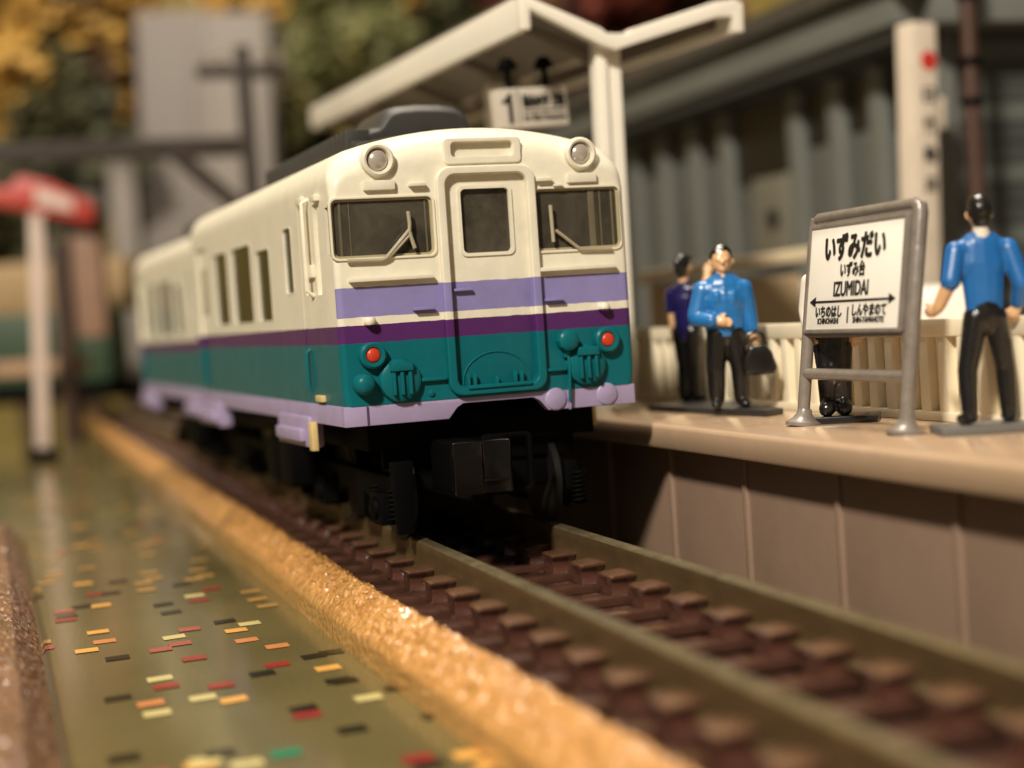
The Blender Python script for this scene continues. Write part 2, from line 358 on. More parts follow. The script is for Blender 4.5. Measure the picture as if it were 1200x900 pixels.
yw = strip('ballast_strip', [(-11.1,GZ-.1),(-11.0,-3.3),(-10.6,-2.9),(-9.5,-1.95),(-8.9,-1.65),(-8.4,-1.85),(-8.15,-3.2)], -70, 330, .18,
           foam_mat('yellow_ballast', (170,118,62), (208,154,90)), 1.5, .34, lambda y: .02*max(0, -y)*.6)
tag(yw, 'golden yellow ballast strip with sparkling rough top along the left side of the track', 'ballast')

# red-brown track bed of the neighbouring line, bottom left
BRF = foam_mat('brown_ballast', (92,60,42), (136,94,64), .4)
bt = strip('ballast_bed', [(-26.6,GZ-.1),(-27.0,-3.8),(-28.4,-2.2),(-29.5,-1.9),(-31.2,-2.0),(-38,-2.0)], -70, 60, .25, BRF, .7, .32)
tag(bt, 'red-brown ballast bed edge of the neighbouring line at the bottom left corner', 'ballast')
track2 = empty('railway_track', (-38,0,-2), label='neighbouring track of dark brown sleepers on the brown ballast bed at bottom left', cat='railway track')
b = MB(); b.prism([(6.5,-.3),(8.1,-.3),(7.9,.55),(-7.9,.55),(-8.1,-.3)], -1.2, 1.2)
s0 = b.build('sleeper', SLEEP, track2, bevel=.15); s0.location.y = -6.2
for k in range(1, 22):
    c = s0.copy(); COL.objects.link(c); c.location.y = (-62+6.03*k)*S
rail(4.55, 2.4, track2, -70, 60); rail(-4.55, 2.4, track2, -70, 60)

# ------------------------------------------------------------------ platform
PZ = 5.8; PE = 11.6; PWX = 13.6
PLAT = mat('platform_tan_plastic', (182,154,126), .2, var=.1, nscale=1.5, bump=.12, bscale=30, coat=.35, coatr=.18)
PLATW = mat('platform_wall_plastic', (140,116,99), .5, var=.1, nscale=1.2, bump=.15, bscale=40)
plat = empty('station_platform', (PWX,0,GZ), label='tan plastic station platform with overhanging edge, panelled side wall and glossy top', cat='platform')
o_ = -GZ; PY0, PY1 = -85, 150
b = MB(); b.prism([(PE+.12-PWX,4.25),(PE-PWX,4.4),(PE-PWX,5.5),(PE+.09-PWX,5.71),(PE+.3-PWX,5.8),(24-PWX,5.8),(24-PWX,4.25)], PY0, PY1)
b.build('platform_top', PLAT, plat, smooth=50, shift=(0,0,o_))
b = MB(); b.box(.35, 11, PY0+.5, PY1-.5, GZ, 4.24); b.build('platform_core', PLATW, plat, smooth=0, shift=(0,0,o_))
pw = 11.3
for k, y in enumerate([-6.1+pw*j for j in range(-6, 14)]):
    if k == 0:
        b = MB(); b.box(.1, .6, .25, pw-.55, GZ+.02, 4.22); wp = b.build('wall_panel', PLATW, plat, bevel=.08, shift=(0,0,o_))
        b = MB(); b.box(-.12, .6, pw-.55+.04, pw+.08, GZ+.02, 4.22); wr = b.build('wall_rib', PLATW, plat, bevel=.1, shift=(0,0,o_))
    else:
        wp = wp.copy(); COL.objects.link(wp); wr = wr.copy(); COL.objects.link(wr)
    wp.location.y = y*S; wr.location.y = y*S

# white fence along the back of the platform
FEN = mat('ivory_fence_plastic', (238,226,198), .4, var=.08, nscale=2, bump=.1, bscale=20)
def fence(y0, y1, label, gx=22.0):
    f = empty('platform_fence', (gx, y0, PZ), label=label, cat='fence', group='ivory fence panels at the back of the platform')
    L_ = y1-y0
    b = MB(); b.box(-.35, .45, 0, L_, 4.75, 5.75); b.build('top_rail', FEN, f, bevel=.15)
    b = MB(); b.box(-.35, .5, 0, L_, 0, .55); b.build('bottom_rail', FEN, f, bevel=.12)
    b = MB(); b.box(.3, .5, .05, L_-.05, .5, 4.8); b.build('back_panel', FEN, f)
    n = int(L_/1.95); st = (L_-.6)/n; sl = None
    for k in range(n+1):
        if sl is None:
            b = MB(); b.prism([(-.52,.5),(.52,.5),(.42,4.8),(-.42,4.8)], -.3, .32, 'x'); sl = b.build('slat', FEN, f, bevel=.14)
        else:
            sl = sl.copy(); COL.objects.link(sl)
        sl.location.y = (.3+st*k)*S
    return f
fence(-21.5, 9.8, 'ivory fence panel directly behind the station name sign and the briefcase man')
fence(-58, -22.1, 'nearest ivory fence panel, behind the man at the right edge of the photo')
fence(10.4, 60, 'far blurred ivory fence panel beside the train, behind the man in navy')

# ------------------------------------------------------------------ the railcar
XC = .4
YAW = math.radians(2.2)
def railcar():
    car = empty('railcar', (0,0,0), label='front diesel railcar in cream, lavender, purple and teal with headlights and a front door', cat='railcar', group='coupled railcars of the train')
    HW, LEN = 9.35, 52.0
    # ---- shell
    half = [(HW-.12, 8.55), (HW, 9.5), (HW, 12), (HW, 15), (HW, 18), (HW, 20.8), (HW, 21.6)]
    for k in range(1, 8):
        a = k/8*(PI/2)*.86; half.append((HW-2.35+2.35*math.cos(a), 21.6+2.3*math.sin(a)))
    x0, z0 = half[-1]
    for k in range(1, 8):
        t = k/8; x = x0*(1-t); half.append((x, 24.92-(24.92-z0)*(x/x0)**2))
    half.append((0, 24.92))
    prof = half + [(-x, z) for x, z in half[-2::-1]]
    n = len(prof)
    def nrm(i):
        a, b = prof[max(0, i-1)], prof[min(n-1, i+1)]; t = Vector((b[0]-a[0], b[1]-a[1])).normalized(); return Vector((-t.y, t.x))
    NR = [nrm(i) for i in range(n)]
    def rr(z): t = max(0, min(1, (z-20.6)/3.6)); return .42+(2.1-.42)*t*t*(3-2*t)
    rings = []
    for k in range(9):
        a = k/8*PI/2
        rings.append([(XC+x+NR[i].x*rr(z)*(1-math.sin(a)), rr(z)*(1-math.cos(a)), z+NR[i].y*rr(z)*(1-math.sin(a))*(0 if i in (0, n-1) else 1)) for i, (x, z) in enumerate(prof)])
    for y in (4, 20, 40, LEN): rings.append([(XC+x, y, z) for x, z in prof])
    # the front stays flat below the dome
    b = MB(); b.loft(rings); shell = b.build('body_shell', LIV, car, smooth=32)
    cv = MB(); cv.prism([(XC-8.95,8),(XC+8.95,8),(XC+8.95,21.2),(XC+7,23.1),(XC-7,23.1),(XC-8.95,21.2)], .6, LEN-.8); boolean(shell, cv)
    cu = MB()
    cu.prism(rrect(-8.95, -2.75, 17.25, 20.7, .35), -1, 1.5); cu.prism(rrect(3.75, 9.36, 17.1, 20.85, .3), -1, 1.5)
    cu.prism(rrect(-1.93, 3.2, 9.25, 21.85, .55), -1, 1.5)
    cu.prism(rrect(-1.4, 2.6, 22.95, 23.85, .25), -.2, .42)
    SW = [(11.3,13.6,15.7,19.9),(18.6,23.1,14.05,19.0),(25.3,32.8,14.05,19.7),(35.0,40.8,14.1,19.7)]
    for sx_ in (-1, 1):
        xa, xb = (XC+sx_*8.2, XC+sx_*9.9); xa, xb = min(xa, xb), max(xa, xb)
        for y0, y1, z0, z1 in SW: cu.prism(rrect(y0, y1, z0, z1, .3), xa, xb, 'x')
        # recessed passenger door and crew door
    boolean(shell, cu)
    cu = MB()
    for sx_ in (-1, 1):
        xa, xb = sorted((XC+sx_*8.98, XC+sx_*9.9))
        cu.prism(rrect(45.0, 49.8, 9.1, 20.6, .2), xa, xb, 'x')
        cu.prism(rrect(3.5, 4.7, 15.3, 20.8, .2), xa, xb, 'x')
        cu.prism(rrect(6.8, 7.9, 15.4, 20.9, .2), xa, xb, 'x')
        cu.prism(rrect(8.7, 8.95, 8.7, 21.0, .1), xa+.25*(sx_ < 0)*1, xb-.25*(sx_ > 0)*1, 'x')
    boolean(shell, cu)
    # ---- interior block
    INT = mat('dark_interior', (34,31,26), .6)
    b = MB(); b.box(XC-8.3, XC+8.3, 5.2, LEN-1, 9, 23.3); b.build('interior_block', INT, car)
    b = MB(); b.box(XC-8.4, XC+8.4, 1.6, 5.1, 9, 16.6); b.build('cab_floor', mat('cab_brown', (70,60,44), .6), car)
    # ---- front door
    b = MB(); b.prism(rrect(-1.95, 3.22, 9.25, 21.87, .5), .12, .6); door = b.build('front_door', LIV, car, bevel=.06, smooth=32)
    c = MB(); c.prism(rrect(-.98, 2.2, 17.15, 21.1, .32), 0, 1.4); boolean(door, c)
    b = MB(); b.prism(rrect(-1.05, 2.27, 17.05, 21.2, .32), .35, .5); b.build('door_window', GLASS, door)
    b = MB(); ring(b, rrect(-1.12, 2.34, 17.0, 21.25, .38), rrect(-.93, 2.15, 17.2, 21.05, .3), .02, .3); b.build('window_gasket', LIV, door, smooth=40)
    b = MB(); b.tube([(-.6,.9,20.9), (0,.85,20.25), (.9,.85,20.1), (1.7,.85,20.5), (2.1,.9,20.9)], .16, 8); b.build('sun_visor', CLEARBAR, door)
    b = MB(); b.box(-1.78, -.62, -.2, .2, 14.95, 15.12); b.build('door_handle', LIV, door, bevel=.05)
    # ---- raised frame round the door
    path = [(-2.3,-.0,8.75)]
    fr_out = rrect(-2.5, 3.78, 8.66, 22.4, .9, 6); fr_in = rrect(-1.95, 3.22, 9.12, 21.9, .6, 6)
    b = MB(); ring(b, fr_out, fr_in, -.42, .12); fr = b.build('door_frame', LIV, car, bevel=.16, seg=3, smooth=35)
    # ---- windscreens
    for x0_, x1_, z0_, z1_ in ((-8.95, -2.75, 17.25, 20.7), (3.75, 9.36, 17.1, 20.85)):
        wf = MB(); ring(wf, rrect(x0_-.02, x1_+.02, z0_-.02, z1_+.02, .32), rrect(x0_+.14, x1_-.14, z0_+.14, z1_-.14, .25), .12, .7)
        wn = wf.build('windscreen_frame', CLEARBAR, car, smooth=35)
        b = MB(); b.box(x0_, x1_, .2, .34, z0_, z1_); b.build('windscreen', GLASS, wn)
        b = MB(); b.box(x0_+.1, x1_-.1, .4, 1.3, z1_-.5, z1_-.35); b.build('glazing_lip', CLEARBAR, wn)
        b = MB()
        if x0_ < 0: bars = ((x0_+.5, .13), (x1_-.45, .1), (x0_+1.1, .06))
        else: bars = ((x1_-.5, .14), (x1_-2.0, .42), (x1_-1.25, .08))
        for bx, bw in bars:
            b = MB(); b.box(bx, bx+bw, .16, .5, z0_+.05, z1_-.05); b.build('glazing_bar', CLEARBAR2, wn, bevel=.03)
        # frame moulding on the body
        b = MB(); ring(b, rrect(x0_-.14, x1_+.14 if x0_ < 0 else x1_+.02, z0_-.14, z1_+.14, .42), rrect(x0_, x1_, z0_, z1_, .35), -.1, .1)
        b.build('window_surround', LIV, car, bevel=.04, smooth=35)
    GREYP = mat('wiper_grey', (168,158,132), .35, coat=.4)
    b = MB(); b.tube([(-8.2,-.18,17.08),(-6.1,-.18,17.05),(-5.85,-.2,17.15),(-4.32,-.24,18.75),(-4.28,-.24,19.15),(-4.33,-.24,19.85)], .12, 8); b.tube([(-4.35,-.24,18.7),(-4.05,-.22,17.65)], .12, 8)
    b.tube([(-5.7,-.2,17.15),(-4.2,-.24,18.55)], .08, 8)
    b.build('wiper', GREYP, car)
    b = MB(); b.tube([(4.72,-.2,19.85),(4.78,-.2,17.6)], .12, 8); b.tube([(4.98,-.2,18.3),(6.5,-.2,17.08),(8.6,-.18,17.0)], .11, 8); b.build('wiper', GREYP, car)
    # ---- headlights
    for hx in (-5.95, 6.93):
        b = MB(); b.lathe([(.98, .45),(1.02,-.2),(.98,-.42),(.86,-.5),(.74,-.46),(.68,-.3),(.66,.2)], (hx,.1,22.93)); h = b.build('headlight', LIV, car, smooth=30)
        b = MB(); b.lathe([(.68,.1)]+[(.67*math.cos(a), -.05-.42*math.sin(a)) for a in [i*PI/2/7 for i in range(7)]]+[(.02,-.47)], (hx,.08,22.93)); b.build('lens', SILVER, h, smooth=60)
        b = MB(); b.box(hx-1.0, hx+.95, -.3, .25, 21.15, 21.75); b.build('marker_box', LIV, car, bevel=.12)
    for gx_ in (-3.65, 4.4):
        b = MB(); b.box(gx_-.52, gx_+.5, -.42, .1, 21.3, 21.55); b.build('drip_rail', LIV, car, bevel=.08)
    b = MB(); b.box(5.0, 5.6, -.3, .1, 20.98, 21.12); b.build('drip_rail', LIV, car, bevel=.04)
    # ---- destination board surround
    b = MB(); ring(b, rrect(-1.85, 3.08, 22.52, 24.12, .3), rrect(-1.35, 2.55, 22.98, 23.82, .22), -.14, 1.2); b.build('destination_board', LIV, car, bevel=.12, seg=3, smooth=35)
    b = MB(); b.prism(rrect(-1.4, 2.6, 22.95, 23.85, .2), .32, 1.0); b.build('destination_panel', LIV, car)
    # ---- rails and grips on the front
    for x0_, x1_ in ((-8.2, -3.05), (3.75, 8.75)):
        b = MB(); b.box(x0_, x1_, -.45, .1, 15.82, 16.08); b.build('cab_step', LIV, car, bevel=.08)
    for x0_, x1_, z in ((-4.4,-3.1,14.05), (3.95,5.15,14.1)):
        b = MB(); b.box(x0_, x1_, -.42, .1, z-.09, z+.09); b.build('grip', LIV, car, bevel=.05)
    for tx, tz in ((-7.1, 11.5), (7.85, 11.42)):
        b = MB(); b.lathe([(.8,.2),(.86,-.15),(.8,-.48),(.68,-.58),(.5,-.55),(.42,-.4)], (tx,0,tz)); t = b.build('tail_light', LIV, car, smooth=30)
        b = MB(); b.lathe([(.44,-.2),(.42,-.5),(.3,-.58),(.02,-.6)], (tx,0,tz)); b.build('lens', REDL, t, smooth=60)
        b = MB(); b.lathe([(.36,.1),(.34,-.4),(.25,-.55),(.02,-.6)], (tx-.02,0,tz+2.0), n=16); b.build('lamp_bracket', LIV, car, smooth=50)
    for dx, dz in ((-5.5, 9.9), (6.4, 10.0)):
        b = MB(); b.lathe([(1.3,.2),(1.32,-.1),(1.22,-.38),(1.0,-.5),(.02,-.55)], (dx,0,dz)); d = b.build('jumper_socket', LIV, car, smooth=40)
        b = MB()
        for q in (-.5, 0, .5): b.box(dx+q-.11, dx+q+.11, -.75, -.4, dz-.85, dz+.55)
        b.build('socket_rib', LIV, d, bevel=.07)
        b = MB(); b.prism([(dx-.72, dz+.55), (dx+.72, dz+.55), (dx+.66, dz+1.1), (dx-.66, dz+1.1)], -.85, .1); b.build('socket_cap', LIV, d, bevel=.12)
    b = MB(); b.lathe([(.66,.1),(.68,-.35),(.6,-.75),(.4,-.95),(.02,-1.0)], (-7.75,0,9.85), n=20); b.build('air_hose_cock', LIV, car, smooth=60)
    b = MB(); b.lathe([(.62,.1),(.62,-.4),(.7,-.5),(.66,-.85),(.4,-1.0),(.02,-1.02)], (5.15,0,11.55), n=10); b.box(4.95, 5.35, -.4, .1, 10.5, 11.3); b.tube([(5.2,-.3,10.8),(5.25,-.4,10),(5.2,-.35,9),(5.15,-.3,7.8)], .1, 8)
    b.build('hose_box', LIV, car, bevel=.05)
    b = MB(); b.box(-4.25, -2.6, -.3, .1, 9.72, 9.95); b.build('lift_bar', LIV, car, bevel=.07)
    b = MB(); b.box(3.85, 5.1, -.3, .1, 9.72, 9.92); b.build('lift_bar', LIV, car, bevel=.07)
    b = MB(); b.lathe([(.2,.1),(.2,-.1),(.05,-.16)], (-3.6,0,9.0), n=12); b.build('rivet', LIV, car)
    # relief arc, hooks and sill at the foot of the door
    b = MB(); pts = [(.65+2.15*math.cos(a), .1, 9.45+1.75*math.sin(a)) for a in [PI*i/16 for i in range(17)]]; b.tube([(2.8,.1,9.3)]+pts+[(-1.5,.1,9.3)], .055, 8); b.build('relief_arc', LIV, door)
    for hx in (-1.25,-.85,.55,1.75,2.15):
        b = MB(); b.box(hx-.1, hx+.1, -.3, .2, 9.2, 9.2+(.75 if abs(hx-.55) > .1 else .5)); b.build('coupling_hook', LIV, door, bevel=.06)
    b = MB(); b.box(-1.4, 2.7, -.55, .3, 9.05, 9.28); b.build('door_sill', LIV, car, bevel=.07)
    # ---- skirt (valance) with notch for the coupler
    b = MB(); pl_ = [(-8.98,7.35),(-2.55,7.35),(-2.0,8.0),(-1.6,8.22),(2.9,8.22),(3.3,8.0),(3.85,7.35),(9.66,7.35),(9.66,8.56),(-8.98,8.56)]
    b.prism(pl_, .03, .8); b.build('front_skirt', SKIRTM, car, bevel=.08)
    b = MB(); b.box(-7.62, -7.5, -.02, .1, 7.38, 8.5); b.build('skirt_seam', mat('seam_shadow_line', (70,60,90), .6), car)
    b = MB(); b.prism([(4.95,8.5),(5.35,8.5),(5.2,7.3)], -.25, .1); b.build('hose_end', SKIRTM, car)
    for rx, rz_ in ((4.35, 8.0), (7.75, 8.05)):
        b = MB(); b.lathe([(.72,.1),(.7,-.06),(.6,-.12),(.02,-.16)], (rx,.03,rz_), n=20); b.build('round_cover', SKIRTM, car, smooth=60)
    for sx_ in (-1, 1):
        xa, xb = sorted((XC+sx_*8.6, XC+sx_*9.36))
        b = MB(); b.box(xa, xb, .83, LEN, 7.35, 8.56); b.build('side_skirt', SKIRTM, car, bevel=.08)
        for y0, y1 in ((8.8, 18.4), (41.5, 51.4)):
            b = MB(); b.box(xa-.25*(sx_ < 0), xb+.25*(sx_ > 0), y0, y1, 5.7, 7.7); s_ = b.build('door_step', SKIRTM, car, bevel=.25)
            b = MB(); xm = XC+sx_*9.5
            b.box(min(xm, xm+sx_*.5), max(xm, xm+sx_*.5), y0+1, y1-1, 6.1, 6.9); b.build('step_tread', SKIRTM, s_, bevel=.15)
        # little cream drop handle below the cab door and body-side details
        b = MB(); b.box(XC+sx_*9.5-.2, XC+sx_*9.5+.2, 7.6, 8.5, 5.6, 7.4); b.build('cream_bracket', mat('bare_cream', (214,190,130), .4), car, bevel=.05)
        b = MB(); b.box(XC+sx_*9.4-.15, XC+sx_*9.4+.15, 4.8, 6.6, 8.75, 9.15); b.build('cream_bracket', mat('bare_cream', (214,190,130), .4), car, bevel=.05)
        b = MB(); b.tube([(XC+sx_*9.35, 5.7, 21.2),(XC+sx_*9.75, 5.7, 21.0),(XC+sx_*9.75, 5.7, 15.6),(XC+sx_*9.35, 5.7, 15.3)], .15, 8)
        b.build('handrail', LIV, car)
        b = MB(); b.tube([(XC+sx_*9.3, 8.0, 12.0),(XC+sx_*9.55, 8.0, 11.8),(XC+sx_*9.55, 8.0, 9.6),(XC+sx_*9.3, 8.0, 9.4)], .13, 8); b.build('handrail', LIV, car)
        b = MB(); b.box(*sorted((XC+sx_*9.2, XC+sx_*9.7)), 2.6, 3.8, 20.9, 21.3); b.build('gutter_end', LIV, car, bevel=.08)
        b = MB(); b.box(*sorted((XC+sx_*9.2, XC+sx_*9.62)), 5.0, 6.6, 16.4, 17.2); b.build('hinge_block', LIV, car, bevel=.12)
        b = MB(); b.box(*sorted((XC+sx_*9.2, XC+sx_*9.6)), 6.6, 8.2, 21.0, 21.5); b.build('door_drip', LIV, car, bevel=.12)
        # windows
        for y0, y1, z0_, z1_ in SW:
            c = MB(); c.box(*sorted((XC+sx_*9.14, XC+sx_*9.22)), y0, y1, z0_, z1_); wnd = c.build('side_window', SIDEGL, car)
            c = MB(); pp = rrect(y0-.12, y1+.12, z0_-.12, z1_+.12, .4); qq = rrect(y0, y1, z0_, z1_, .3)
            ringx(c, pp, qq, *sorted((XC+sx_*9.3, XC+sx_*9.38))); c.build('window_frame', LIV, wnd, bevel=.06, smooth=35)
        for y0, y1, z0_, z1_ in ((45.0,49.8,9.1,20.6),):
            c = MB(); c.box(*sorted((XC+sx_*8.9, XC+sx_*9.12)), y0+.4, y1-.4, 9.2, 20.4); d_ = c.build('passenger_door', LIV, car, bevel=.08)
            c = MB(); c.box(*sorted((XC+sx_*9.0, XC+sx_*9.16)), y0+1.1, y1-1.1, 15, 19.0); c.build('door_glass', mat('hazy_glass', (150,145,120), .2), d_, bevel=.05)
    # ---- roof
    rf = []
    for x in [-5.7+11.4*i/16 for i in range(17)]: rf.append((XC+x, 24.85-.95*(x/7.3)**2))
    top = [(x, z+.45) for x, z in rf]
    b = MB(); b.prism(rf+top[::-1], 7, LEN-.5); b.build('roof_panel', DARKGREY, car, bevel=.12, smooth=30)
    b = MB()
    b.box(XC-5.7, XC-4.0, 8.0, 34, 24.4, 25.0)
    for k in range(22): b.box(XC-5.85, XC-4.2, 9+k*1.2, 9.65+k*1.2, 24.6, 25.85)
    b.build('roof_vent', DARKGREY, car, bevel=.12)
    for k in range(3):
        b = MB(); b.box(XC-2.6, XC+2.6, 26+k*8, 29.5+k*8, 25.0, 26.6); b.build('roof_ventilator', DARKGREY, car, bevel=.6, seg=3)
    # ---- ends
    b = MB(); b.box(XC-3.2, XC+3.2, LEN+.05, LEN+2.9, 8, 21.5); b.build('gangway_bellows', mat('teal_bellows', (60,120,120), .5), car, bevel=.4)
    # ---- underframe, coupler, bogies
    b = MB(); b.box(XC-7.4, XC+7.4, 2.6, LEN-1, 5.6, 7.6); b.build('underframe', BLACK, car, bevel=.1)
    for y0, y1 in ((21.6, 25.6), (26.4, 30.4)):
        for sx_ in (-1, 1):
            b = MB(); b.box(*sorted((XC+sx_*4.5, XC+sx_*8.2)), y0, y1, 2.2, 5.4); b.build('equipment_box', BLACK, car, bevel=.25)
    b = MB(); b.prism(rrect(-3.3, -1.4, 3.05, 6.1, .2), -2.0, 2); b.build('coupler_pocket', BLACK, car, bevel=.1)
    b = MB()
    b.prism([(-3.2,-2.3),(-1.45,-2.3),(-1.3,-2.1),(-.2,-2.25),(.25,-2.5),(.45,-2.2),(.45,2),(-3.3,2)], 2.9, 6.05, 'z'); b.box(-1.4, .3, -2.45, -2.2, 3.6, 3.75)
    cp = b.build('coupler', GLOSSB, car, bevel=.14, seg=3)
    b = MB(); ring(b, rrect(-1.0, 2.3, 2.6, 6.3, .4), rrect(.6, 1.95, 2.95, 6.0, .25), -1.0, -.5); b.build('coupler_shroud', BLACK, car, bevel=.15)
    b = MB(); b.prism([(-6.0,4.4),(6.6,4.4),(6.6,6.2),(-6.0,6.2)], 3.2, 3.6); b.box(-6.6, 7.1, 2.5, 3.3, 6.2, 7.6); b.build('snow_plough', BLACK, car, bevel=.12)
    DULLB = mat('dull_black_plastic', (20,19,18), .7, spec=.2)
    WH = mat('wheel_dark_metal', (16,15,14), .5, metal=.1)
    for yb in (11.5, 41):
        b = MB(); b.box(XC-4.5, XC+4.5, yb-8, yb+8, 2.6, 4.4); bg = b.build('bogie', BLACK, car, bevel=.2); bg.location.x = yb*math.sin(YAW)*S*.6
        for sx_ in (-1, 1):
            xs_ = XC+sx_*(6.0 if sx_ < 0 else 5.2)
            b = MB(); b.prism([(yb-9.5,2.2),(yb-8.6,1.2),(yb-6.2,1.0),(yb-4.2,2.2),(yb-2.2,2.6),(yb-1.8,.9),(yb+1.8,.9),(yb+2.2,2.6),(yb+4.2,2.2),(yb+6.2,1.0),(yb+8.6,1.2),(yb+9.5,2.2),(yb+9.5,4),(yb-9.5,4)], *sorted((xs_-.45, xs_+.45)), axis='x'); sf = b.build('side_frame', BLACK, bg, bevel=.15)
            for yw_ in (-7.4, 7.4):
                b = MB(); b.box(*sorted((xs_, xs_+sx_*1.1)), yb+yw_-1.2, yb+yw_+1.2, 1.0, 3.0)
                b.lathe([(.8,-.3),(.7,sx_*1.3),(.3,sx_*1.45),(.02,sx_*1.45)], (xs_, yb+yw_, 2.0), 'x', 12); b.build('axle_box', BLACK, sf, bevel=.12)
                for q in (-2.2, 2.2):
                    b = MB()
                    pts = [(xs_+sx_*.45+.42*math.cos(t*2*PI*7), yb+yw_+q*.9+.42*math.sin(t*2*PI*7), 1.3+2.0*t) for t in [i/84 for i in range(85)]]
                    b.tube(pts, .1, 6); b.build('spring', BLACK, sf)
        for yw_ in (-6.4, 6.4):
            b = MB()
            for sx_ in (-1, 1):
                b.lathe([(.3,0),(2.7,0),(2.75,-sx_*.1),(3.05,-sx_*.2),(3.05,-sx_*.6),(.3,-sx_*.6)] if True else [], (XC*0+sx_*5.15, yb+yw_, 2.75), 'x', 32)
            b.lathe([(.4,-4.9),(.4,4.9)], (0, yb+yw_, 2.75), 'x', 12)
            b.build('wheelset', WH, bg, smooth=35)
        b = MB(); b.prism([(XC-6.6,.6),(XC-5.6,.6),(XC-5.4,5),(XC-6.8,5)], yb-10.6, yb-10.0); b.build('rail_guard', BLACK, bg, bevel=.1)
    return car
def ring(b, out, inn, y0, y1):
    n = len(out); V = []
    for y in (y0, y1):
        for P in (out, inn): V.append([b.bm.verts.new((x, y, z)) for x, z in P])
    of, inf, ob, ib = V
    for i in range(n):
        j = (i+1) % n
        b.bm.faces.new((of[i], of[j], inf[j], inf[i])); b.bm.faces.new((ob[i], ib[i], ib[j], ob[j]))
        b.bm.faces.new((of[i], ob[i], ob[j], of[j])); b.bm.faces.new((inf[i], inf[j], ib[j], ib[i]))
def ringx(b, out, inn, x0, x1):
    k = len(b.bm.verts); ring(b, out, inn, x0, x1); b.bm.verts.ensure_lookup_table()
    for v in b.bm.verts[k:]: v.co = (v.co.y, v.co.x, v.co.z)
car1 = railcar(); car1.rotation_euler.z = YAW
car2 = copy_tree(car1); car2.location = (.01, 5.6, -.04); car2.rotation_euler.z = math.radians(2.5)
tag(car2, 'second railcar coupled behind the front one, blurred, same cream and teal livery', 'railcar')
for ch in list(car2.children):
    if ch.name.startswith('roof_ventilator') and False: bpy.data.objects.remove(ch)
b = MB(); b.prism(rrect(-4.6+XC, 4.6+XC, 25.2, 27.2, .6), 6.5, 9.2); 
b = MB()
acp = [(-4.7,24.5),(-4.6,25.6),(-4.3,25.95),(-3.5,26.15),(-3.2,26.5),(-2.8,27.1),(-2.4,27.4),(-1.8,27.55),(-.4,27.65),(1.2,27.6),(2.2,27.45),(2.7,27.2),(3.1,26.6),(3.3,25.7),(3.4,24.5)]
def acring(y, kx, kz): return [(XC+x*kx, y, 24.7+(z-24.7)*kz) for x, z in acp]
b.loft([acring(10.2,.9,.8), acring(10.6,.97,.95), acring(11.2,1,1), acring(17,1,1), acring(17.8,.97,.93), acring(18.5,.9,.6)])
b.build('air_conditioner', DARKGREY, car1, bevel=.1, seg=3, smooth=60)

# ------------------------------------------------------------------ station name sign
FRM = mat('sign_grey_plastic', (126,117,108), .35, var=.25, nscale=8, bump=.4, bscale=18, coat=.4, coatr=.2)
WHT = mat('sign_white', (248,242,230), .35, var=.04)
INK = mat('sign_ink', (26,22,20), .4)
sg = empty('station_name_sign', (15.9,-9.1,PZ), label='grey framed station name board reading IZUMIDAI on the platform edge', cat='station sign')
Xv = Vector((.017,-1,0)).normalized(); Zv = Vector((.14,0,.99)).normalized(); Yv = Zv.cross(Xv).normalized(); Xv = Yv.cross(Zv)
sg.matrix_world = Matrix((Xv, Yv, Zv)).transposed().to_4x4(); sg.location = Vector((15.9,-9.1,PZ))*S
b = MB(); b.tube([(.1,.25,.1),(.02,.25,6),(.0,.25,11.6),(.15,.25,12.0)], .36, 12); b.build('post', FRM, sg)
b = MB(); b.tube([(11.15,.25,.1),(11.1,.25,6),(11.15,.25,11.6),(11.0,.25,12.0)], .4, 12); b.build('post', FRM, sg)
b = MB(); b.tube([(.1,.25,11.85),(.5,.25,12.05),(10.6,.25,12.1),(11.1,.25,11.85)], .32, 12); b.box(.1, 11.1, .1, .75, 11.3, 11.9); b.build('top_rail', FRM, sg, bevel=.08)
b = MB(); b.tube([(.1,.25,3.05),(11.1,.25,3.05)], .33, 12); b.build('cross_bar', FRM, sg)
b = MB(); b.box(.1, 11.1, .05, .6, 5.15, 5.55); b.build('lower_rail', FRM, sg, bevel=.1)
for fx in (0.1, 11.1):
    b = MB(); b.lathe([(1.05,0),(1.05,.2),(.7,.42),(.48,.7),(.4,1.0)], (fx,.3,0), 'z', 14); b.build('foot', FRM, sg, smooth=50)
b = MB(); b.box(.3, 10.45, -.12, .5, 5.5, 11.42); bd = b.build('board', [WHT], sg, bevel=.05)
b = MB(); ring(b, rrect(.12, 10.72, 5.35, 11.6, .15), rrect(.38, 10.35, 5.58, 11.36, .08), -.2, .3); b.build('board_frame', FRM, sg, bevel=.04)
T = -.14
text('いずみだい', 'lettering', INK, bd, 1.6, (5.3,T,10.05), width=6.4, bold=.075)
text('いずみ台', 'lettering', INK, bd, .88, (5.25,T,8.82), width=2.6, bold=.035)
text('IZUMIDAI', 'lettering', INK, bd, 1.15, (5.2,T,7.78), width=3.7, bold=.028)
b = MB(); b.box(1.1, 8.9+.6, T-.02, T+.02, 7.08, 7.2)
b.prism([(.7,7.14),(1.35,7.42),(1.35,6.86)], T-.02, T+.02); b.prism([(9.9,7.14),(9.25,7.42),(9.25,6.86)], T-.02, T+.02)
b.box(5.0, 5.1, T-.02, T+.02, 5.9, 6.8); b.build('arrow_line', INK, bd, smooth=0)
text('いちのはし', 'lettering', INK, bd, .72, (2.9,T,6.52), width=2.9, bold=.03)
text('ICHINOHASHI', 'lettering', INK, bd, .45, (2.9,T,6.02), width=2.3, bold=.015)
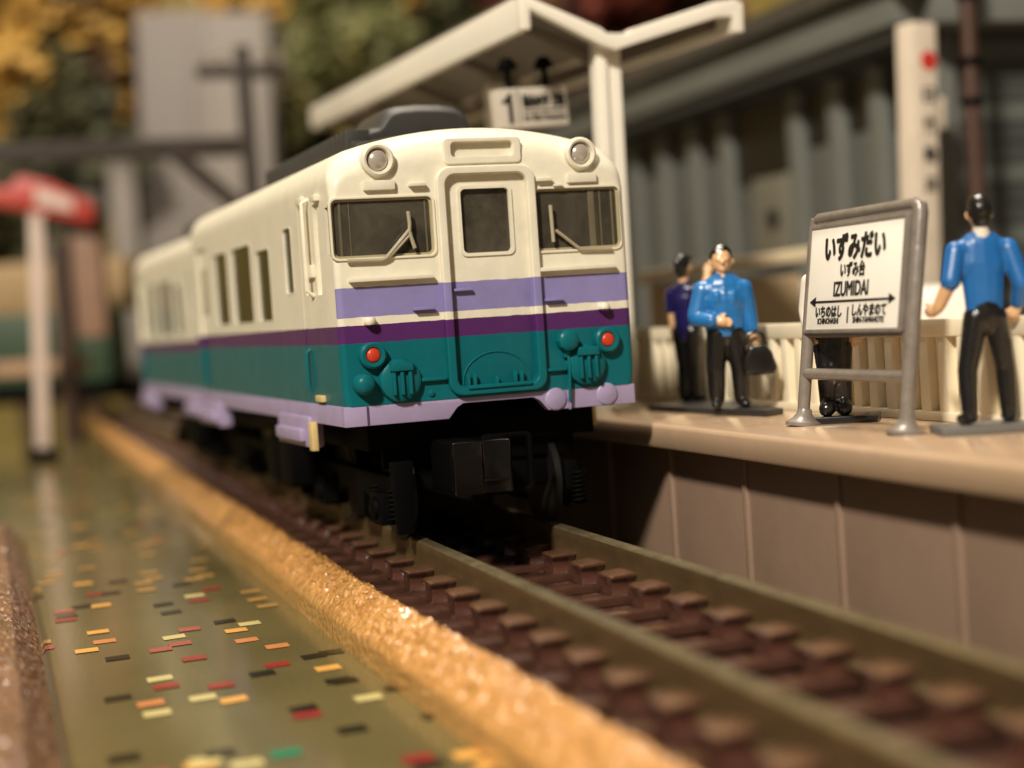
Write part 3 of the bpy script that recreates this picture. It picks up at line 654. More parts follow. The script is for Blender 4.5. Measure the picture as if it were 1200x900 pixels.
text('しんやまのて', 'lettering', INK, bd, .72, (7.25,T,6.55), width=3.5, bold=.03)
text('SHIN-YAMANOTE', 'lettering', INK, bd, .45, (7.25,T,6.04), width=3.2, bold=.015)

# ------------------------------------------------------------------ figures
SKIN = mat('figure_skin_paint', (222,178,132), .4, coat=.3, var=.08, nscale=6)
BLUE = mat('figure_blue_paint', (32,110,176), .34, coat=.35, coatr=.2, var=.12, nscale=5, bump=.15, bscale=12)
BLUE2 = mat('figure_blue_paint_far', (28,98,164), .38, coat=.25, coatr=.25, var=.12, nscale=5, bump=.15, bscale=12)
NAVY = mat('figure_navy_paint', (30,24,78), .22, coat=.7, coatr=.12, var=.2, nscale=6, bump=.2, bscale=12)
BLK = mat('figure_black_paint', (24,22,21), .26, coat=.3, var=.2, nscale=5, bump=.3, bscale=10)
WPAINT = mat('figure_white_paint', (225,215,200), .35)
def capsule(b, p0, r0, p1, r1, sx=1, sy=1, n=12):
    p0, p1 = Vector(p0), Vector(p1); t = (p1-p0); L_ = t.length; t = t.normalized() if L_ > 1e-6 else Vector((0,0,1))
    a = Vector((1,0,0)) if abs(t.x) < .8 else Vector((0,1,0)); u = (a-t*a.dot(t)).normalized(); v = t.cross(u)
    rings = []
    for k in range(1, 5):
        q = k/5*PI/2; rings.append((p0-t*r0*math.cos(q), r0*math.sin(q)))
    rings.append((p0, r0)); rings.append((p1, r1))
    for k in range(4, 0, -1):
        q = k/5*PI/2; rings.append((p1+t*r1*math.cos(q), r1*math.sin(q)))
    b.loft([[c+(u*math.cos(2*PI*i/n)*sx+v*math.sin(2*PI*i/n)*sy)*r for i in range(n)] for c, r in rings])
def figure(name, prims, mats, loc, rz, label, vox=.075, cat='person'):
    """prims: (mat index, p0, r0, p1, r1, sx, sy)"""
    root = empty(name, loc, rz, label=label, cat=cat)
    b = MB()
    for m_, p0, r0, p1, r1, *k in prims: capsule(b, p0, r0, p1, r1, *k)
    o = b.build('body', [], root, smooth=0)
    md = o.modifiers.new('r', 'REMESH'); md.mode = 'VOXEL'; md.voxel_size = vox*S
    sm = o.modifiers.new('s', 'SMOOTH'); sm.factor = .5; sm.iterations = 3
    dg = bpy.context.evaluated_depsgraph_get(); dg.update()
    me = bpy.data.meshes.new_from_object(o.evaluated_get(dg)); o.modifiers.clear(); old = o.data; o.data = me; bpy.data.meshes.remove(old)
    for m_ in mats: me.materials.append(m_)
    nf = len(me.polygons); C_ = np.empty(nf*3); me.polygons.foreach_get('center', C_); C_ = C_.reshape(-1, 3)/S
    best = np.full(nf, 1e9); idx = np.zeros(nf, int)
    for m_, p0, r0, p1, r1, *k in prims:
        a, c = np.array(p0, float), np.array(p1, float); d = c-a; L2 = max(d@d, 1e-9)
        t = np.clip(((C_-a)@d)/L2, 0, 1); q = C_-(a+t[:, None]*d); 
        if k:
            Dn = d/math.sqrt(L2); ax = np.array([1.,0,0]) if abs(Dn[0]) < .8 else np.array([0,1.,0]); u = ax-Dn*(ax@Dn); u /= np.linalg.norm(u); v = np.cross(Dn, u)
            al = q@Dn; qu = (q@u)/k[0]; qv = (q@v)/(k[1] if len(k) > 1 else 1); dist = np.sqrt(al**2+qu**2+qv**2)
        else: dist = np.linalg.norm(q, axis=1)
        dd = dist-(r0+(r1-r0)*t)
        w_ = dd < best; best[w_] = dd[w_]; idx[w_] = m_
    me.polygons.foreach_set('material_index', idx.astype(np.int32)); me.polygons.foreach_set('use_smooth', [True]*nf)
    me.update()
    return root, o
# figures are modelled 10.8 mm tall, facing -y, feet at z = 0
def legs(m_, sh, lx=-.62, rx=.62, ly=0, ry=0, w=.62, hip=5.0, foot=(-.15, .15)):
    P = []
    for x, y, f_x in ((lx, ly, foot[0]), (rx, ry, foot[1])):
        hx = .48 if x > 0 else -.48
        P += [(m_, (hx, 0, hip), w*1.08, (x*.95, y*.5-.05, 2.7), w*.85), (m_, (x*.95, y*.5-.05, 2.7), w*.85, (x, y+.05, .75), w*.74),
              (sh, (x, y+.1, .38), .42, (x+f_x, y-.75, .28), .36, 1, .8)]
    return P
def hand(m_, w, d, s=.3):
    """palm with five short fingers: w wrist, d direction"""
    w, d = Vector(w), Vector(d).normalized(); a = d.cross(Vector((0,1,0))); a = a.normalized() if a.length > .1 else Vector((1,0,0))
    P = [(m_, w, s*.85, w+d*s*1.5, s*1.05, 1, 1)]
    for k, l in zip((-1.1,-.35,.35,1.1), (.85,1.05,1.0,.75)):
        q = w+d*s*1.9+a*k*s*.55; P.append((m_, q, s*.34, q+d*s*1.2*l+Vector((0,-.12,0)), s*.27))
    P.append((m_, w+d*s*.9+a*s*.8, s*.36, w+d*s*1.7+a*s*1.5+Vector((0,-.1,0)), s*.28))
    return P
def head(sk, hr, z=9.85, y=0, r=.72):
    return [(sk, (0, y, z-1.25), .36, (0, y, z-.5), .36), (sk, (0, y, z-.22), r*.86, (0, y, z+.12), r*.92, .9, 1), (sk, (0, y-r*.9, z-.16), .13, (0, y-r*.98, z-.24), .13),
            (sk, (0, y-r*.55, z-.62), .26, (0, y-r*.55, z-.6), .26),
            (sk, (-r*.86, y, z-.1), .14, (-r*.86, y, z-.25), .13), (sk, (r*.86, y, z-.1), .14, (r*.86, y, z-.25), .13),
            (hr, (0, y+.26, z+.1), r*.97, (0, y+.14, z+.26), r*.96, .97, 1), (hr, (-.34, y-.34, z+.5), .26, (.1, y-.4, z+.56), .26), (sk, (-.3, y-r*.8, z-.02), .12, (-.2, y-r*.8, z-.02), .12), (sk, (.2, y-r*.8, z-.02), .12, (.3, y-r*.8, z-.02), .12), (hr, (0, y+.35, z-.35), .5, (0, y+.35, z), .55)]
FZ = PZ+.42
BASE = mat('figure_base_plastic', (44,42,40), .4, bump=.3, bscale=12)
BASEG = mat('figure_base_grey', (104,102,98), .4, bump=.3, bscale=12)
def base(parent, m_, poly, z=0):
    b = MB(); b.prism(poly, -.42+z, 0+z, 'z'); return b.build('base_plate', m_, parent, bevel=.1)

# man with briefcase, facing the camera
P = legs(1, 1, -.8, .84, .1, 0, .74) + head(0, 3, 9.85, 0, .84)
P += [(2, (0,.05,5.3), 1.18, (0,0,7.2), 1.28, 1.12, .76), (2, (0,0,7.2), 1.3, (0,0,7.9), 1.1, 1.3, .76), (2, (-.95,0,7.85), .7, (.95,0,7.85), .7),
      (1, (0,0,4.9), 1.0, (0,0,5.15), .95, 1, .75), (0, (0,-.38,8.25), .32, (0,-.3,8.6), .3),
      (2, (-1.35,0,7.9), .64, (-1.85,-.1,6.2), .62), (2, (-1.85,-.1,6.1), .6, (-.95,-.95,5.85), .46),
      (2, (1.35,0,7.85), .62, (1.6,.1,6.3), .56), (2, (1.6,.1,6.3), .56, (1.75,0,5.2), .46),
      (2, (-.5,-.72,7.5), .28, (-.5,-.76,7.1), .26), (2, (.55,-.72,7.5), .28, (.55,-.76,7.1), .26), (2, (0,-.78,7.9), .1, (0,-.86,5.2), .1)]
P += hand(0, (-.72,-1.0,5.85), (.8,-.1,-.15), .34) + hand(0, (1.82,0,4.75), (.1,-.1,-1), .28)
vang = math.atan2(.36, .93)
man1, _ = figure('person', P, [SKIN, BLK, BLUE, BLK], (18.0, 4.6, FZ), -.34, 'person in bright blue jacket and black trousers holding a black bag, facing the camera')
bag = empty('hand_bag', (19.6,3.2,FZ+2.1), -.34, label='small black hand bag hanging from the hand of the blue-jacketed man', cat='bag')
b = MB(); b.prism([(-.95,0),(1.0,.0),(1.2,.45),(.85,1.6),(.3,2.0),(-.6,1.95),(-1.1,.8)], -.45, .45); b.build('bag_body', BLK, bag, bevel=.3, seg=3, smooth=60)
b = MB(); b.tube([(-.7,0,2.0),(-.6,0,2.7),(-.1,0,2.85),(.4,0,2.6),(.5,0,2.0)], .15, 8); b.build('handle', BLK, bag)

# person in navy, seen from behind, arm raised
P = legs(1, 1, -.35, .35, -.1, .2, .62) + head(0, 3, 9.85, 0, .66)
P += [(2, (0,0,4.9), .85, (0,0,7.3), .92, 1, .8), (2, (0,0,7.3), .92, (0,0,8.0), .8, 1.15, .75), (2, (-.8,0,8.0), .45, (.8,0,8.0), .45),
      (2, (1.05,0,7.9), .5, (1.15,-.1,6.8), .48), (0, (1.15,-.1,6.6), .34, (1.2,-.25,5.2), .3),
      (2, (-1.0,-.1,7.9), .48, (-1.2,-.8,7.9), .42), (0, (-1.2,-.9,7.95), .36, (-1.1,-1.7,8.9), .3)]
P += hand(0, (1.2,-.3,5.0), (.05,-.1,-1), .27) + hand(0, (-1.08,-1.8,9.05), (.2,-.4,1), .3)
P += [(3, (0,.8,9.9), .3, (0,.95,10.05), .25)]
man2, _ = figure('person', P, [SKIN, BLK, NAVY, BLK], (20.0, 15.6, FZ), 2.25, 'person in navy top beside the train, back turned, one arm raised')
fb_ = empty('figure_base', (16,0,PZ), label='long dark plastic base plate under the briefcase man and the navy-shirted person', cat='base plate')
base(fb_, BASE, [(2.1,-.6),(3.8,.4),(4.6,8),(6.2,16.5),(5.2,18),(.3,14.8),(.9,6)], .42)

# person behind the sign, only legs and shoes show
P = legs(1, 1, -.42, .42, -.1, .1, .72) + head(0, 3, 9.85)
P += [(1, (0,0,4.9), 1.0, (0,0,5.6), .95, 1, .8), (1, (0,0,2.4), .95, (0,0,4.6), 1.0, 1, .75), (2, (0,0,5.6), .95, (0,0,7.4), 1.0, 1, .75), (2, (0,0,7.4), 1.0, (0,0,8.0), .85, 1.2, .72),
      (2, (-1.15,0,7.9), .48, (-1.45,0,6.2), .42), (2, (-1.45,0,6.2), .42, (-1.3,-.5,5.0), .36), (2, (1.15,0,7.9), .48, (1.45,0,6.2), .42), (2, (1.45,0,6.2), .42, (1.3,-.5,5.0), .36),
      (1, (-.45,-.5,.5), .5, (-.5,-.75,.42), .48), (1, (.45,-.3,.5), .5, (.5,-.55,.42), .48)]
P += hand(0, (-1.3,-.55,4.8), (0,-.1,-1), .27) + hand(0, (1.3,-.55,4.8), (0,-.1,-1), .27)
man3, _ = figure('person', P, [SKIN, BLK, WPAINT, BLK], (18.5, -9.0, FZ), -.55, 'person mostly hidden behind the name board, black trousers and shoes visible')
base(man3, BLK, [(-2.4,-1.5),(2.4,-1.5),(2.5,1.6),(-2.4,1.5)])

# man at the right edge, seen from behind
P = legs(1, 1, -.95, 1.15, -.05, .35, .6, hip=5.4) + head(0, 3, 10.75, -.1, .7)
P += [(2, (0,0,5.9), .92, (0,-.05,8.1), 1.1, 1.05, .7), (2, (0,-.05,8.1), 1.1, (0,-.05,8.9), .95, 1.25, .7), (2, (-1.0,-.05,8.9), .5, (1.0,-.05,8.9), .5),
      (1, (0,0,5.4), .95, (0,0,5.95), .9, 1, .75), (4, (0,.12,9.35), .4, (0,.1,9.75), .4),
      (2, (1.35,0,8.8), .54, (1.75,.3,7.3), .5), (0, (1.8,.25,7.2), .4, (2.2,-.4,6.1), .32),
      (2, (-1.35,0,8.8), .54, (-1.8,.45,7.0), .48), (2, (-1.8,.45,7.0), .46, (-1.75,-.1,6.1), .4)]
P += hand(0, (2.25,-.5,5.95), (.3,-.9,-.2), .32) + hand(0, (-1.72,-.2,5.85), (.3,-.4,-.8), .3)
man4, o4 = figure('person', P, [SKIN, BLK, BLUE2, BLK, WPAINT], (19.7, -22.9, FZ), 2.85, 'person in blue shirt at the right edge of the photo, seen from behind')
base(man4, BASEG, [(-2.9,-1.8),(2.7,-1.8),(2.9,1.5),(-2.8,1.5)])

# ------------------------------------------------------------------ platform canopy
WCAND = mat('canopy_underside_shade', (112,102,88), .5, var=.1)  # shade under the roof painted into sheet and rafters as dark grey-brown
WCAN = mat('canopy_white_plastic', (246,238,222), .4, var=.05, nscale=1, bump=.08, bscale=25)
cy0, cy1 = 22.0, 104.0
can = empty('platform_canopy', (17.9, cy0, PZ+.5), label='white butterfly roof canopy of the platform on a central post above the train', cat='canopy')
can.rotation_euler = (math.radians(2.1), 0, 0)
Z0 = -PZ
L_ = cy1-cy0
# roof cross-section in x,z relative to the post (x) and the platform (z); left wing rises to the left
up = [(-7.3,36.5),(-.95,33.85),(-.5,33.45),(1.1,33.4),(1.5,33.75),(8.6,35.75),(10.2,35.9),(10.8,35.6)]
lo = [(10.8,33.4),(9.9,33.4),(9.9,34.6),(8.6,34.55),(1.6,32.6),(.2,32.2),(-1.0,32.6),(-6.5,35.3),(-6.5,33.8),(-7.3,33.8)]
b = MB(); b.prism([(x, z+Z0) for x, z in up+lo], 0, 1.1); b.build('end_frame', WCAN, can, bevel=.12)
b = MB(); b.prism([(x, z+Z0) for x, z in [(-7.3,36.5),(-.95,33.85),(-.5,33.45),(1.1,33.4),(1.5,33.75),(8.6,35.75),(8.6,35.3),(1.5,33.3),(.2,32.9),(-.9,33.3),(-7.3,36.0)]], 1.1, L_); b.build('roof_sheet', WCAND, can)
b = MB(); b.box(-7.32, -6.6, 1.1, L_, 33.75+Z0, 36.3+Z0); b.build('left_fascia', WCAN, can, bevel=.1)
b = MB(); b.box(9.9, 10.8, 1.1, L_, 33.4+Z0, 35.6+Z0); b.box(8.5, 10.0, 1.1, L_, 35.2+Z0, 35.8+Z0); b.build('right_fascia', WCAN, can, bevel=.1)
for k in range(5):
    y = 3.0+k*18.0
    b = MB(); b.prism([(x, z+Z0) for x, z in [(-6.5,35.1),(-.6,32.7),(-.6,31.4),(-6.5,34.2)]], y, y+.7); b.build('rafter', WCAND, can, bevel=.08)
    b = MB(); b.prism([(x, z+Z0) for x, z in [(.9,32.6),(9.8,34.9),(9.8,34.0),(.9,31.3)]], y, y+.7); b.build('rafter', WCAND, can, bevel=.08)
for k, y in enumerate((1.2, 29, 57)):
    b = MB(); b.box(-1.0, -.15, y, y+1.6, 0, 33+Z0); b.box(-.15, 1.1, y+.35, y+1.3, 0, 33+Z0); b.build('post', WCAN, can, bevel=.1)
ds = empty('platform_number_sign', (12.9, 26, 29.8), 0, label='hanging white platform number 1 sign under the canopy', cat='sign')
SGN = mat('number_sign_white', (206,196,182), .4)
b = MB(); b.box(-3.0, 2.95, 0, 1.5, -2.1, .95); nb = b.build('sign_box', SGN, ds, bevel=.1)
ds.rotation_euler = (0, math.radians(-3), math.radians(8))
b = MB(); b.prism([(-2.2,-1.75),(-1.82,-1.75),(-1.82,.55),(-2.1,.55),(-2.25,.25),(-2.65,.05),(-2.65,-.25),(-2.2,-.12)], -.05, 0); b.build('lettering', INK, nb, smooth=0)
b = MB(); b.box(-1.35, -1.25, -.04, 0, -1.8, .7); b.box(-.95, 2.75, -.04, 0, -.98, -.82); b.build('sign_line', INK, nb, smooth=0)
text('新山の手 方面', 'lettering', INK, nb, 1.05, (.9,-.03,-.2), width=3.6, bold=.06)
text('for Shin-Yamanote', 'lettering', INK, nb, .6, (.9,-.03,-1.4), width=3.6, bold=.03)
for hx in (-1.6, 1.6):
    b = MB(); b.tube([(hx,.7,.8),(hx,.7,2.7)], .25, 8); b.lathe([(.7,0),(.8,.3),(.4,.9)], (hx,.7,2.4), 'z', 12); b.build('hanger', BLACK, ds)

# ------------------------------------------------------------------ station yard and buildings on the right
YARD = mat('yard_brown_grey', (96,84,68), .6, var=.2, nscale=.6, bump=.2)
b = MB(); b.box(24.3, 420, -90, 500, GZ, 4.0); tag(b.build('station_yard', YARD, None, smooth=0), kind='structure')
YZ = 4.0
WALL = mat('slate_green_wall', (94,97,92), .6, var=.12, nscale=.8, bump=.15, bscale=10)
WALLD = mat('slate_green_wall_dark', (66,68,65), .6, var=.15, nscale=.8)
POSTM = mat('grey_timber_post', (112,114,108), .55, var=.1, nscale=1)
DARKW = mat('dark_window_void', (26,24,20), .4)
bx, by = 70, 62
bl = empty('station_building', (bx, by, YZ), label='slate grey-green station building with pillared wall and broad eaves behind the platform', cat='building')
H = 41-YZ; BL_ = 158
b = MB(); b.box(1.2, 90, .6, BL_, 0, H); b.build('wall', WALLD, bl)
k = 0
import itertools
def px_y(px): # where the line of sight through column px meets the pillar plane
    d = cam_f + cam_r*((px-600)/1947.68) - cam_u*((200-450)/1947.68); t = (bx-CAM_C.x)/d.x; return (CAM_C+d*t).y-by
for px in (1030, 981, 933, 850, 813, 776, 742):
    y = px_y(px); b = MB(); b.box(-.2, 1.6, y-1.6, y+1.6, 0, H-2); b.build('pillar', POSTM, bl, bevel=.3)
ysb = [px_y(p_) for p_ in (1060, 1030, 981, 933, 850, 813, 776, 742)]
for (a, c), zb in zip(zip(ysb, ysb[1:]), (31,32,31.5,28.5,33,34,33,32)):
    b = MB(); b.box(.9, 1.5, a+1.8, c-1.8, zb-YZ+.3, H-3); b.build('upper_window', DARKW, bl)
    b = MB(); b.box(.6, 1.4, a+1.8, c-1.8, 0, zb-YZ); b.build('wall_panel', WALL, bl, bevel=.2)
b = MB(); b.box(-5.5, 2, -3, BL_, H+.2, H+4.2); b.build('eave_beam', POSTM, bl, bevel=.3)
b = MB(); b.prism([(-7,H+4.4),(90,H+34),(90,H+37),(-7,H+6.6)], -8, BL_, 'y'); b.build('roof', mat('brown_grey_roof', (78,74,66), .6, var=.2), bl)
b = MB(); b.box(-4.5, 1.2, -2, BL_, H-1.2, H+.1); b.build('soffit', WALLD, bl)
yn = px_y(905)
b = MB(); b.box(-.6, .6, yn-5, yn+5, 14, 25); nb2 = b.build('notice_board', mat('dull_board', (122,118,104), .5), bl, bevel=.2)
b = MB(); b.lathe([(1.3,0),(1.3,-.5),(.1,-.6)], (-.6, yn-1, 19.5), 'x', 16); b.build('round_plate', DARKW, nb2)
# gable end with weatherboards
for k in range(17):
    z = k*2.25
    b = MB(); b.prism([(.0+.6,z+.05),(.35,z+.05),(.6,z+2.15),(.6+.2,z+2.15)], 2.0, 92, 'x')
    o = b.build('weatherboard', WALLD if k % 3 else WALL, bl); 
b = MB(); b.box(-.4, 3.4, -.5, 2.2, 0, H); b.build('corner_post', POSTM, bl, bevel=.3)
b = MB(); b.box(-2, 95, -5.5, .2, H-.1, H+3.6); b.build('gable_beam', POSTM, bl, bevel=.3)

# tall white vertical sign with red disc
vs = empty('vertical_shop_sign', (60.5, 50.2, YZ), 0, label='tall white vertical sign with a red disc and four dark characters beside the building corner', cat='sign')
VW = mat('vertical_sign_white', (222,206,186), .5)
vs.rotation_euler = (0,.04,math.radians(8))
b = MB(); b.box(-1.5, 1.5, -1.3, 1.3, 3, 35.6); vb = b.build('sign_body', VW, vs, bevel=.2)
b = MB(); b.box(-.5, .5, -.5, .5, 0, 3); b.build('sign_leg', VW, vs)
b = MB(); b.lathe([(.95,0),(.95,-.1),(.05,-.12)], (.4,-1.3,31.8), 'y', 24); b.build('red_disc', mat('sign_red', (206,52,40), .5), vb)
for i, ch in enumerate('日竹動店'):
    text(ch, 'lettering', INK, vb, 1.6, (.4,-1.33,28.3-i*2.95), width=1.45, bold=.06)
b = MB(); b.box(1.5, 3.1, -.6, .6, 25.2, 28.4); b.build('bracket', VW, vs, bevel=.2)
# brown downpipe
dp = tag(None or MB().bm and empty('downpipe', (67, 49, YZ)), 'reddish brown vertical pole with ring clamps in front of the weatherboarded gable', 'pole')
PIPE = mat('brown_pipe', (74,50,40), .45, var=.15)
b = MB(); b.tube([(0,0,0),(0,0,60)], .85, 14); pp = b.build('pipe', PIPE, dp)
for z in (27.5, 31.5, 38):
    b = MB(); b.lathe([(1.0,-.4),(1.1,0),(1.0,.4)], (0,0,z), 'z', 14); b.build('clamp', BLACK, dp)

# model cars in the yard
def parked_car(loc, rz, c, label, name='model_car'):
    r = empty(name, loc, rz, label=label, cat='car', group='model cars parked in the station yard')
    cm = mat('car_paint_'+str(c[0]), c, .25, coat=.8)
    b = MB()
    b.prism([(-14,1.6),(14,1.6),(14.3,4.5),(13.4,5.8),(7.5,6.3),(4,9.4),(-8,9.6),(-12.5,6.4),(-14.3,6.0)], -5.2, 5.2, 'y'); b.build('body', cm, r, bevel=.8, seg=3)
    b = MB(); b.prism([(7.2,6.4),(4.0,9.0),(-7.6,9.2),(-11.6,6.5)], -5.25, 5.25, 'y'); b.build('window', DARKW, r, bevel=.2)
    for x in (-8.6, 8.6):
        for y in (-4.7, 4.7):
            b = MB(); b.lathe([(.2,-.9),(2.1,-.9),(2.3,-.5),(2.3,.5),(2.1,.9),(.2,.9)], (x, y, 2.3), 'y', 20); w_ = b.build('wheel', BLACK, r)
            b = MB(); b.lathe([(1.2,-1.0),(1.2,1.0)], (x, y, 2.3), 'y', 16); b.build('rim', SILVER, w_)
    for y in (-3.8, 3.8):
        b = MB(); b.box(13.9, 14.5, y-.8, y+.8, 4.0, 5.2); b.build('headlight', SILVER, r, bevel=.2)
    return r
parked_car((56, 74, YZ+1.5), math.radians(60), (206,198,192), 'white model car parked before the building, behind the briefcase man')
parked_car((46, 28, YZ), math.radians(58), (214,204,190), 'pale model car parked behind the fence between the name board and the right-hand man')
# beige kiosk behind the far fence
kz = empty('kiosk', (38, 60, YZ), math.radians(-20), label='low beige kiosk with a flat roof behind the two men and the fence', cat='kiosk')
KM = mat('kiosk_beige', (176,152,116), .5, var=.1)
b = MB(); b.box(-2, 13, 0, 10, 0, 11.5); kw = b.build('wall', KM, kz, bevel=.2)
b = MB(); b.prism([(-3,11.6),(14,12.9),(14,14.2),(-3,12.8)], -1.5, 11); b.build('roof', mat('kiosk_roof', (206,188,156), .5), kz, bevel=.2)
b = MB(); b.box(3, 8, -.15, .2, 3.2, 8.6); b.build('window', mat('kiosk_window', (120,104,78), .4), kz, bevel=.1)

# ------------------------------------------------------------------ far left background
def at(px, py, dep):
    d = cam_f + cam_r*((px-600)/1947.68) - cam_u*((py-450)/1947.68); return CAM_C+d*dep
PKW = mat('pale_post_white', (214,192,178), .5)
q = pix2(51, 540, GZ)
po = empty('marker_post', (q.x, q.y, GZ), label='pale white upright post on a black foot at the left, mirrored in the glossy table', cat='post')
b = MB(); ph = at(50, 254, (q-CAM_C).dot(cam_f)).z-GZ; b.box(-1.1, 1.1, -1.2, 1.2, 1.6, ph); b.build('shaft', PKW, po, bevel=.4)
po.rotation_euler.y = .045
b = MB(); b.box(-2.6, 2.6, -2.2, 2.2, .1, 2.0); b.build('foot', BLACK, po, bevel=.4)
b = MB(); b.box(-1.3, 1.3, -1.4, 1.4, ph, ph+.5); b.build('cap', PKW, po, bevel=.3)
# red and white roofed shop behind the post
q = pix2(66, 520, GZ)
sh = empty('shop', (q.x, q.y, GZ), math.radians(-10), label='small dark brown shop with a bright red and white roof sign at the far left', cat='shop')
RD = mat('bright_red', (186,62,48), .45); BRN = mat('dark_brown_wall', (66,44,30), .6)
b = MB(); b.box(1.4, 4.4, 0, 10, .02, 35); b.build('brick_pier', BRN, sh, bevel=.3)
b = MB(); b.box(-12, 6, 5, 14, 12, 14.5); b.build('counter', mat('pinkish_beige', (178,140,108), .6), sh, bevel=.3)
b = MB(); b.box(5.3, 11, 3, 14, 18, 36); b.build('wall', mat('peach_wall', (150,116,94), .6), sh, bevel=.3)
b = MB(); b.box(3, 12, 2, 12, 36, 43); b.build('upper_wall', mat('grey_upper', (78,74,66), .6), sh, bevel=.3)
b = MB(); b.prism([(-16,42.5),(-4,40.5),(10.5,37),(11,40.5),(3,44.5),(-3,46),(-5,44),(-16,45)], -2, 9); rfz = b.build('roof_sign', RD, sh, bevel=.5)
sh.scale = (.92,.92,1.06)
b = MB(); b.prism([(0,41),(7,39.3),(7,41.5),(0,44)], -2.4, -2.05); b.build('white_panel', PKW, rfz)
# low green wall and beige strip behind
def slab(name, px0, px1, py0, py1, dep, th, m_, label, cat):
    a = at(px0, py1, dep); c = at(px1, py1, dep); top = at(px0, py0, dep)
    ang = math.atan2(c.y-a.y, c.x-a.x); L_ = math.hypot(c.x-a.x, c.y-a.y)
    r = empty(name, (a.x, a.y, a.z), ang, label=label, cat=cat)
    b = MB(); b.box(0, L_, 0, th, 0, top.z-a.z); b.build('panel', m_, r, bevel=.4)
    return r
GRN = mat('deep_green_board', (44,66,40), .5)
r = slab('green_wall', -120, 150, 378, 462, 330, 4, GRN, 'low dark green wall across the far left background', 'wall'); 
b = MB(); b.box(-2, 60, -1, 5, -3.5, -.1); b.build('plinth', BLACK, r)
r = slab('beige_wall', -120, 150, 318, 378, 345, 30, mat('sandy_beige', (170,140,98), .6), 'sandy beige building strip above the green wall at the far left', 'building')
# grey tower block
a = at(172, 452, 470); c = at(328, 452, 470); t_ = at(250, 8, 470)
tw = empty('tower_block', (a.x, a.y, GZ), math.atan2(c.y-a.y, c.x-a.x), label='plain grey tower block behind the train on the left', cat='building'); tw.rotation_euler.y = .035
TWM = mat('tower_grey', (134,125,118), .6, var=.08, nscale=.3); TW2 = mat('tower_grey_light', (144,135,126), .6, var=.08, nscale=.3)
Wt = math.hypot(c.x-a.x, c.y-a.y); Ht = t_.z-GZ
b = MB(); b.box(0, Wt*.5, 3, 40, .02, Ht); b.build('wing', TWM, tw, bevel=.6)
b = MB(); b.box(Wt*.5, Wt, 0, 40, .02, Ht-1.5); b.build('wing', TW2, tw, bevel=.6)
b = MB(); b.box(Wt*.5-1, Wt*.5+1, -1, 3, .02, Ht); b.build('corner_strip', TW2, tw, bevel=.3)
# light grey column left of it
a = at(160, 450, 420); t_ = at(160, 190, 420)
cl = empty('grey_column', (a.x, a.y, GZ), label='light grey concrete column between the shop and the tower block', cat='column')
b = MB(); b.box(-3.2, 3.2, -3, 3, .02, t_.z-GZ); b.build('shaft', TW2, cl, bevel=.5)
b = MB(); b.box(-4, 4, -4, 4, t_.z-GZ+.02, t_.z-GZ+2); b.build('cap', TW2, cl, bevel=.3)
# line-side mast with cross arm and long beam
POLE = mat('dark_wood_pole', (62,52,46), .6)
a = at(301, 300, 262); t_ = at(300, 55, 262)
ms = empty('catenary_mast', (a.x, a.y, GZ), label='dark mast with a cross arm and a long braced beam reaching over the track', cat='mast')
hx = t_.z-GZ
b = MB(); b.tube([(0,0,0),(0,0,hx)], 1.35, 12, rs=[1.5,1.25]); b.build('pole', POLE, ms)
za = at(300, 84, 262).z-GZ; b = MB(); b.box(-7.2, 6.8, -.8, .8, za-1, za+1); b.build('cross_arm', POLE, ms, bevel=.2)
for x in (-6, -3.5, 3.5, 6): 
    b = MB(); b.lathe([(.5,0),(.8,.6),(.5,1.2),(.7,1.8),(.1,2.2)], (x,0,za+1), 'z', 10); b.build('insulator', mat('porcelain', (150,140,125), .3), ms)
zb = at(300, 170, 262).z-GZ; b = MB(); b.box(-78, 0, -1.1, 1.1, zb-1.6, zb+1.4); b.build('beam', POLE, ms, bevel=.2)
zc = at(280, 240, 262).z-GZ; b = MB(); b.tube([(-12.5,0,zb),(-1,0,zc-1.5)], 1.3, 8); b.build('brace', POLE, ms)

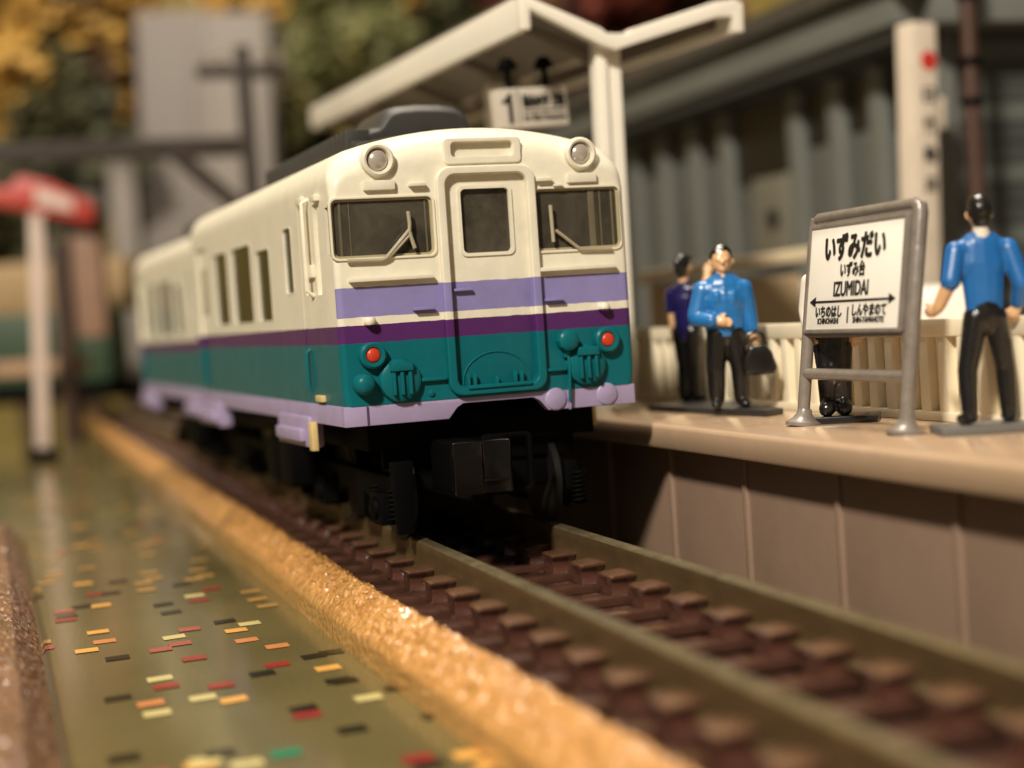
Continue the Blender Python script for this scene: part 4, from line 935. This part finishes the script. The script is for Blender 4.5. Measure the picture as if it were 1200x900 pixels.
# trees: trunk, limbs and a crown of many small leaf faces
def tree(px, py, dep, rx, rz_, cols, label, n=2600, leaf=4.5, trunk=(70,48,34), seed=1):
    rnd = random.Random(seed); q = at(px, py, dep)
    r = empty('tree', (q.x, q.y, GZ), label=label, cat='tree'); h = q.z-GZ
    TM = mat('trunk_%d' % trunk[0], trunk, .8, var=.3, nscale=2, bump=.4)
    b = MB(); b.tube([(0,0,0),(.5,0,h*.4),(0,.5,h*.8),(0,0,h+rz_*.5)], 2, 8, rs=[rx*.07+1.5,rx*.055+1,rx*.04+.6,.5])
    for k in range(7):
        a = k*2.4; z = h*.55+k*(rz_*.14); e = (math.cos(a)*rx*.6, math.sin(a)*rx*.6, z+rz_*.35); b.tube([(0,0,z),(e[0]*.5,e[1]*.5,z+rz_*.12),e], 1, 6, rs=[rx*.03+.4,rx*.02+.3,.2])
    b.build('trunk', TM, r)
    cl_ = [(rnd.gauss(0,.42)*rx, rnd.gauss(0,.42)*rx, h+rnd.gauss(0,.45)*rz_, rnd.uniform(.22,.42)*rx, rnd.randrange(len(cols))) for _ in range(16)]
    V, F, MI = [], [], []
    for k in range(int(n*1.6)):
        cx, cy, cz, cr, ci = cl_[rnd.randrange(16)]
        d = Vector((rnd.gauss(0,1), rnd.gauss(0,1), rnd.gauss(0,1))).normalized()*cr*rnd.uniform(.55,1.05)
        c = Vector((cx, cy, cz))+d; u = Vector((rnd.gauss(0,1), rnd.gauss(0,1), rnd.gauss(0,1))).normalized(); v = u.orthogonal().normalized()
        s = leaf*rnd.uniform(.6,1.4); k0 = len(V)
        V += [(c+u*s)*S, (c+v*s*.6)*S, (c-u*s)*S, (c-v*s*.6)*S]; F.append((k0,k0+1,k0+2,k0+3)); MI.append(ci if rnd.random() < .8 else rnd.randrange(len(cols)))
    me = bpy.data.meshes.new('crown'); me.from_pydata(V, [], F); me.polygons.foreach_set('material_index', MI)
    o = fin(me, 'crown', [mat('leaf_%d_%d_%d' % c_, c_, .7, var=.2, nscale=2) for c_ in cols], r, 0); o['kind'] = 'stuff'
    return r
YEL = [(182,140,58),(166,126,48),(196,154,72)]; GR = [(122,118,62),(98,98,50),(142,132,74)]; DG = [(72,72,42),(84,80,46),(60,60,38)]; RDL = [(112,42,28),(80,32,24),(134,58,34)]
tree(10, 40, 500, 42, 40, YEL, 'big golden yellow autumn tree at the top left corner', 4200, seed=1)
tree(20, 150, 520, 34, 26, YEL, 'low yellow tree crown at the left edge below the corner tree', 2600, seed=12)
tree(150, 50, 560, 38, 46, YEL, 'golden yellow tree left of the grey tower block', 4200, seed=2)
tree(85, 150, 470, 24, 20, DG, 'dark green bushy tree above the red roof sign', 3000, trunk=(60,40,30), seed=3)
tree(85, 60, 485, 9, 30, [(84,58,34),(64,44,28),(98,70,38)], 'slim brown withered tree between the two yellow trees', 1500, seed=13)
tree(20, 260, 440, 26, 18, DG, 'dark green shrubby tree low at the left behind the shop', 2600, seed=14)
tree(370, 60, 540, 34, 44, GR, 'olive green tree right of the tower block', 4200, seed=4)
tree(440, 110, 500, 30, 34, DG+GR, 'dark olive tree above the left end of the canopy', 3600, seed=5)
tree(350, 170, 520, 26, 20, GR, 'low green tree just over the roof of the train', 2600, seed=15)
tree(520, 60, 560, 32, 34, [(186,140,46),(160,118,40)], 'yellow tree behind the upper left edge of the canopy', 3600, seed=6)
tree(590, -20, 520, 18, 22, RDL, 'red maple at the top behind the peak of the canopy', 2000, seed=7)
tree(790, -30, 520, 30, 26, RDL+DG, 'red and dark maple at the top behind the middle of the canopy', 3000, seed=8)
tree(680, 140, 480, 20, 20, RDL, 'rust red shrub seen between the hanging sign and the canopy post', 2600, seed=9)
tree(620, 240, 560, 44, 40, DG, 'dark green tree hidden mostly behind the train roof', 3000, seed=10)
